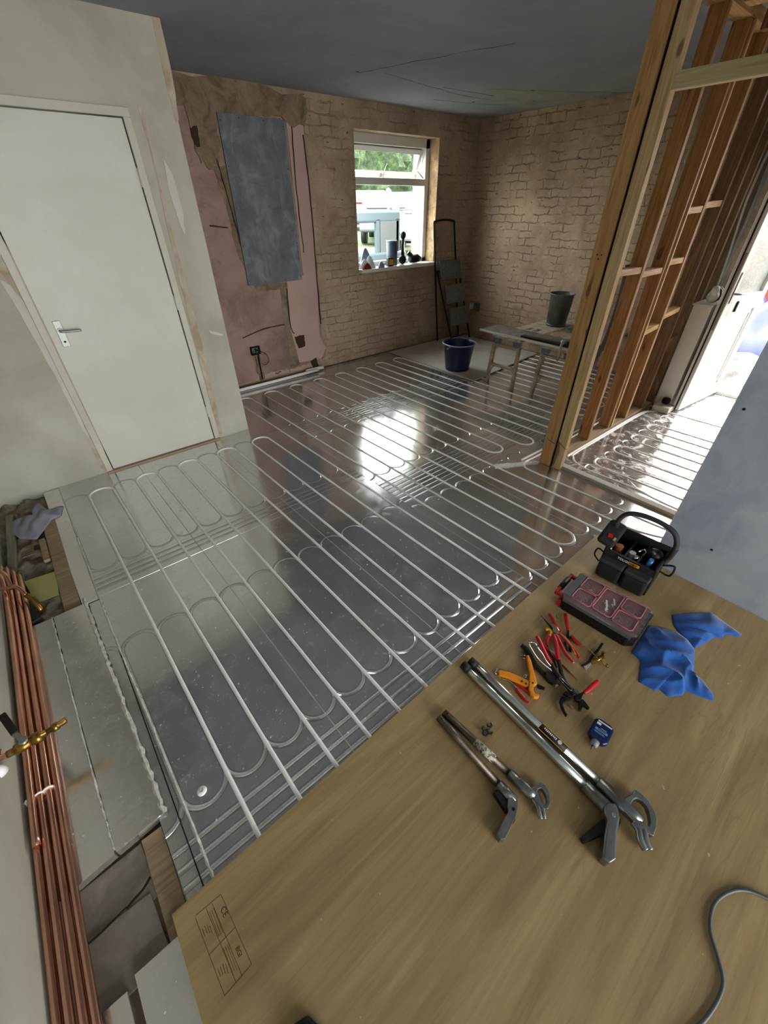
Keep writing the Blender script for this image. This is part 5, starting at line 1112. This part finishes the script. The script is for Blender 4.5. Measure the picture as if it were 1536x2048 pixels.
# grey cable lower right, shoe at the bottom edge
q = smooth([zp(1640,1860,.006),zp(1536,1798,.006),zp(1478,1780,.006),zp(1432,1803,.006),zp(1420,1855,.006),zp(1436,1915,.006),zp(1446,1965,.006),zp(1430,2010,.006),zp(1395,2055,.006),zp(1340,2100,.006)], 8)
MB().tube(q, .0046, 10).build('power_cable', M_cable, loc=q[0], label='grey power cable curving at the lower right edge of the plywood', cat='cable')
t = thing('shoe', 'black toe of a shoe at the bottom edge of the plywood', 'shoe', (-.145,.02,ZT))
MB().sheet([(-.03,-.20),(.035,-.20),(.045,-.05),(.045,.07),(.02,.135),(-.01,.145),(-.04,.12),(-.05,.05),(-.045,-.05)], lambda x, y, t_: .018+.055*(1-t_**3), 10, 40, z0=.016).build('upper', M_rubber, t)
MB().prism([(-.035,-.21),(.04,-.21),(.05,-.05),(.05,.07),(.025,.14),(-.01,.15),(-.045,.125),(-.055,.05),(-.05,-.05)], .001, .018).build('sole', M_rubber, t, bevel=.004)
# ------------------------------------------------------------------ outside
GZ = -.18
gr = Nt('grass_and_drive'); gp = gr.world(); gr.set(color=gr.ramp(gr.noise(.6, 5, .6, gp), [(.42, '3c5228'), (.5, '4f5a3c'), (.58, '6a665c')]), rough=.95)
za = P(768,387,'y',13.8).z-1.45
MB().prism([(YB+.32,GZ-.1),(45,GZ-.1),(45,za+.3),(17.5,za+.25),(12.6,za),(10.2,GZ+.55),(8.9,GZ),(YB+.32,GZ)], -12, 40, axis='x').build('ground', gr.m, kind='stuff', label='grass and parking area outside the window', cat='ground')
MB().box((5.45,-10,GZ-.1),(20,YB+.3,GZ)).build('gravel', simple('gravel', '6e604c', .95, nscale=30, var=.4), kind='stuff', label='pale gravel path outside the front door', cat='gravel')
MB().box((-10,-14,GZ-.1),(5.4,-5.45,GZ)).build('paving', simple('paving', 'a09a90', .9, nscale=2, var=.1), kind='stuff', label='paved yard behind the house', cat='paving')
def O(u, v, y): return P(u, v, 'y', y)
# rendered return wall right of the window
a = O(822, 500, 6.0); S('wall_outer', MB().box((a.x,5.5,GZ),(a.x+.9,6.0,3.2)), simple('outer_render', '857d72', .9, nscale=30, var=.08))
def car(x, y, rz, body, label, L=4.1, Wd=1.7, name='car', z=GZ):
    t = thing(name, label, 'car', (x, y, z), rz)
    prof = [(-L/2,.35),(-L/2+.05,.75),(-L/2+.9,.95),(-L/2+1.5,1.42),(L/2-1.2,1.45),(L/2-.35,1.0),(L/2,.9),(L/2,.35)]
    MB().prism(prof, -Wd/2, Wd/2, axis='y').build('body', body, t, bevel=.08, seg=3)
    g = MB(); g.prism([(-L/2+1.0,.98),(-L/2+1.52,1.36),(L/2-1.25,1.38),(L/2-.5,1.0)], -Wd/2-.01, -Wd/2+.02, axis='y'); g.prism([(-L/2+1.0,.98),(-L/2+1.52,1.36),(L/2-1.25,1.38),(L/2-.5,1.0)], Wd/2-.02, Wd/2+.01, axis='y')
    g.build('side_glass', M_carg, t)
    MB().add([(-L/2+.92,-Wd/2+.15,.97),(-L/2+.92,Wd/2-.15,.97),(-L/2+1.48,Wd/2-.2,1.40),(-L/2+1.48,-Wd/2+.2,1.40)], [(0,1,2,3)], M=Matrix.Translation((-.012,0,.012))).build('windscreen', M_carg, t, thick=.01)
    for sx in (-L/2+.75, L/2-.75):
        for sy in (-1, 1):
            wh = MB().cyl((sx, sy*(Wd/2-.18), .31), (sx, sy*(Wd/2+.01), .31), .31, n=24).build('wheel', M_rubber, t); MB().cyl((sx, sy*(Wd/2), .31), (sx, sy*(Wd/2+.02), .31), .19, n=16).build('hubcap', M_alu, wh)
    return t
M_carg = simple('car_glass', '2c3a3c', .08)
a = O(722, 408, 15); car(P(733,405,'y',18.4).x, 18.4, .87, simple('red_car_paint', '8c1016', .3), 'red car parked outside, behind the other vehicles at the window left', z=za+.25)
a = O(778, 408, 13.8); car(a.x, 13.8, .80, simple('white_car_paint', '4c4f52', .3), 'white car parked outside, seen above the jeep roof', z=za+.06)
a = O(812, 450, 10.5); car(a.x+1.9, 10.8, .05, simple('silver_car_paint', '70767c', .25), 'silver car parked on the grass, seen right of the jeep', z=GZ+.60)
# boxy four-wheel drive vehicle close to the window
y0 = 6.4; a = O(718, 425, y0); b = O(802, 425, y0); c = O(760, 500, y0); zt_ = a.z
t = thing('off_road_vehicle', 'boxy pale blue grey off-road vehicle parked close to the window', 'car', ((a.x+b.x)/2, y0+1.2, GZ))
x0, x1 = a.x-.35, b.x; M_jeep = simple('pale_blue_paint', '4c5c64', .4); zw = O(760, 505, y0).z
m = MB(); m.box((x0,y0,zt_-.14),(x1,y0+2.6,zt_+.02)); m.box((x0-.05,y0-.05,GZ+.35),(x1+.1,y0+2.7,zw)); m.build('body', M_jeep, t, world=True, bevel=.03)
for (xx, yy) in ((x0+.03,y0+.03),(x1-.06,y0+.03),(x0+.03,y0+2.5),(x1-.06,y0+2.5),((x0+x1)/2+.12,y0+.03)): MB().box((xx-.04,yy-.03,zw),(xx+.04,yy+.03,zt_-.1)).build('pillar', M_jeep, t, world=True)
MB().box((x0+.07,y0+.02,zw),(x1-.1,y0+.03,zt_-.13)).build('side_window', M_glass, t, world=True)
MB().box(((x0+x1)/2+.15,y0+.0,zw-.05),(x1-.05,y0+.04,zt_-.12)).build('rear_panel', simple('grey_panel', '565c5e', .5), t, world=True)
for xx in (x0+.5, x1-.3): wh = MB().cyl((xx,y0-.06,GZ+.36),(xx,y0+.2,GZ+.36), .36, n=24).build('wheel', M_rubber, t, world=True)
# trailer boom
t = thing('trailer_boom', 'slim grey boom and struts of a trailer rising to the right outside', 'trailer', (b.x+.4, 8.5, GZ))
p0, p1 = O(782,420,8.6), O(824,392,8.6); MB().beam(p0, p1, .10, .10).build('boom', M_cable, t, world=True); m = MB()
for (u0, v0, u1, v1) in ((790,420,824,418),(795,445,806,420),(793,455,806,478),(790,425,798,478),(806,478,822,478)): m.tube([O(u0,v0,8.5), O(u1,v1,8.5)], .02, 6)
m.tube([O(806,478,8.5), Vector((O(806,478,8.5).x, 8.5, GZ))], .04, 6); m.build('strut', M_cable, t, world=True)
sgn = O(777, 392, 11); t = thing('life_ring_sign', 'round pale sign on a post outside, above the parked cars', 'sign', (sgn.x, 11, GZ))
MB().tube([(sgn.x+.09*math.cos(a_*.5236), 11, sgn.z+.15*math.sin(a_*.5236)) for a_ in range(12)], .03, 8, closed=True).build('ring', M_white, t, world=True); MB().tube([(sgn.x,11,sgn.z-.2),(sgn.x,11,GZ)], .03, 8).build('post', M_white, t, world=True)
# hedge
hm = Nt('hedge_leaves'); hp_ = hm.world(); hm.set(color=hm.ramp(hm.noise(3.0, 6, .7, hp_), [(.35, '14240f'), (.5, '2a401e'), (.68, '566c38')]), rough=.9); hm.bump(hm.noise(9, 5, .7, hp_), .25)
m = MB(); vs = []; fs = []; NX, NZ = 90, 24
for j in range(NZ+1):
    for i in range(NX+1):
        x = 6+34*i/NX; z = GZ+6.2*j/NZ; d_ = .5*math.sin(x*1.7)*math.sin(z*2.1)+random.uniform(-.18,.18); vs.append((x, 23.5+d_+.02*z*z, z+(random.uniform(-.25,.25) if j == NZ else 0)))
for j in range(NZ):
    for i in range(NX): a_ = j*(NX+1)+i; fs.append((a_, a_+1, a_+NX+2, a_+NX+1))
m.add(vs, fs, False); k0 = len(m.v); m.box((6,24.9,GZ),(40,25.9,6.0)); m.build('hedge', hm.m, loc=(20,23.5,GZ), label='tall green hedge behind the parked cars', cat='hedge', kind='stuff')
# yard outside the front door
m = MB(); m.sheet([(7.1,.9),(7.9,.5),(8.9,.9),(9.1,2.2),(7.9,2.8),(7.1,2.2)], lambda x, y, t: GZ+.02+.75*(1-t**3)*(.8+.2*math.sin(7*x)*math.sin(9*y)), 14, 70, z0=GZ+.01)
m.build('tarpaulin', simple('blue_tarp', '14246e', .35, nscale=3, var=.3), loc=(7.7,1.6,GZ), label='crumpled blue tarpaulin heap outside the front door', cat='tarpaulin')
m = MB(); m.sheet([(5.95,.75),(6.5,.5),(6.95,.9),(6.9,1.6),(6.2,1.5)], lambda x, y, t: GZ+.02+.28*(1-t**2)*(.7+.4*abs(math.sin(11*x+5*y))), 12, 60, z0=GZ+.01); m.build('plastic_sheeting', simple('silver_sheeting', '6a6c6e', .3, .3, nscale=5, var=.3), loc=(6.4,1.0,GZ), label='crumpled silver sheeting between the doorstep and the blue tarpaulin', cat='sheeting')
MB().box((9.4,-3,GZ+.001),(9.6,4.5,1.2)).build('garden_wall', simple('red_brick_far', '6a2c1c', .9, nscale=3, var=.2), loc=(9.5,1.5,GZ), label='low reddish wall beyond the yard', cat='wall')
MB().box((9.35,-3,1.2),(9.65,4.5,1.28)).build('coping', simple('coping_stone', 'c0b8a4', .9), loc=(9.5,1.5,1.2), label='pale coping slab on top of the reddish yard wall', cat='coping')
MB().box((5.34,-.05,GZ),(5.75,1.05,-.03)).build('door_step', simple('concrete_step', '7c776c', .9, nscale=6, var=.1), loc=(5.5,.5,GZ), label='pale concrete step below the front door', cat='step')
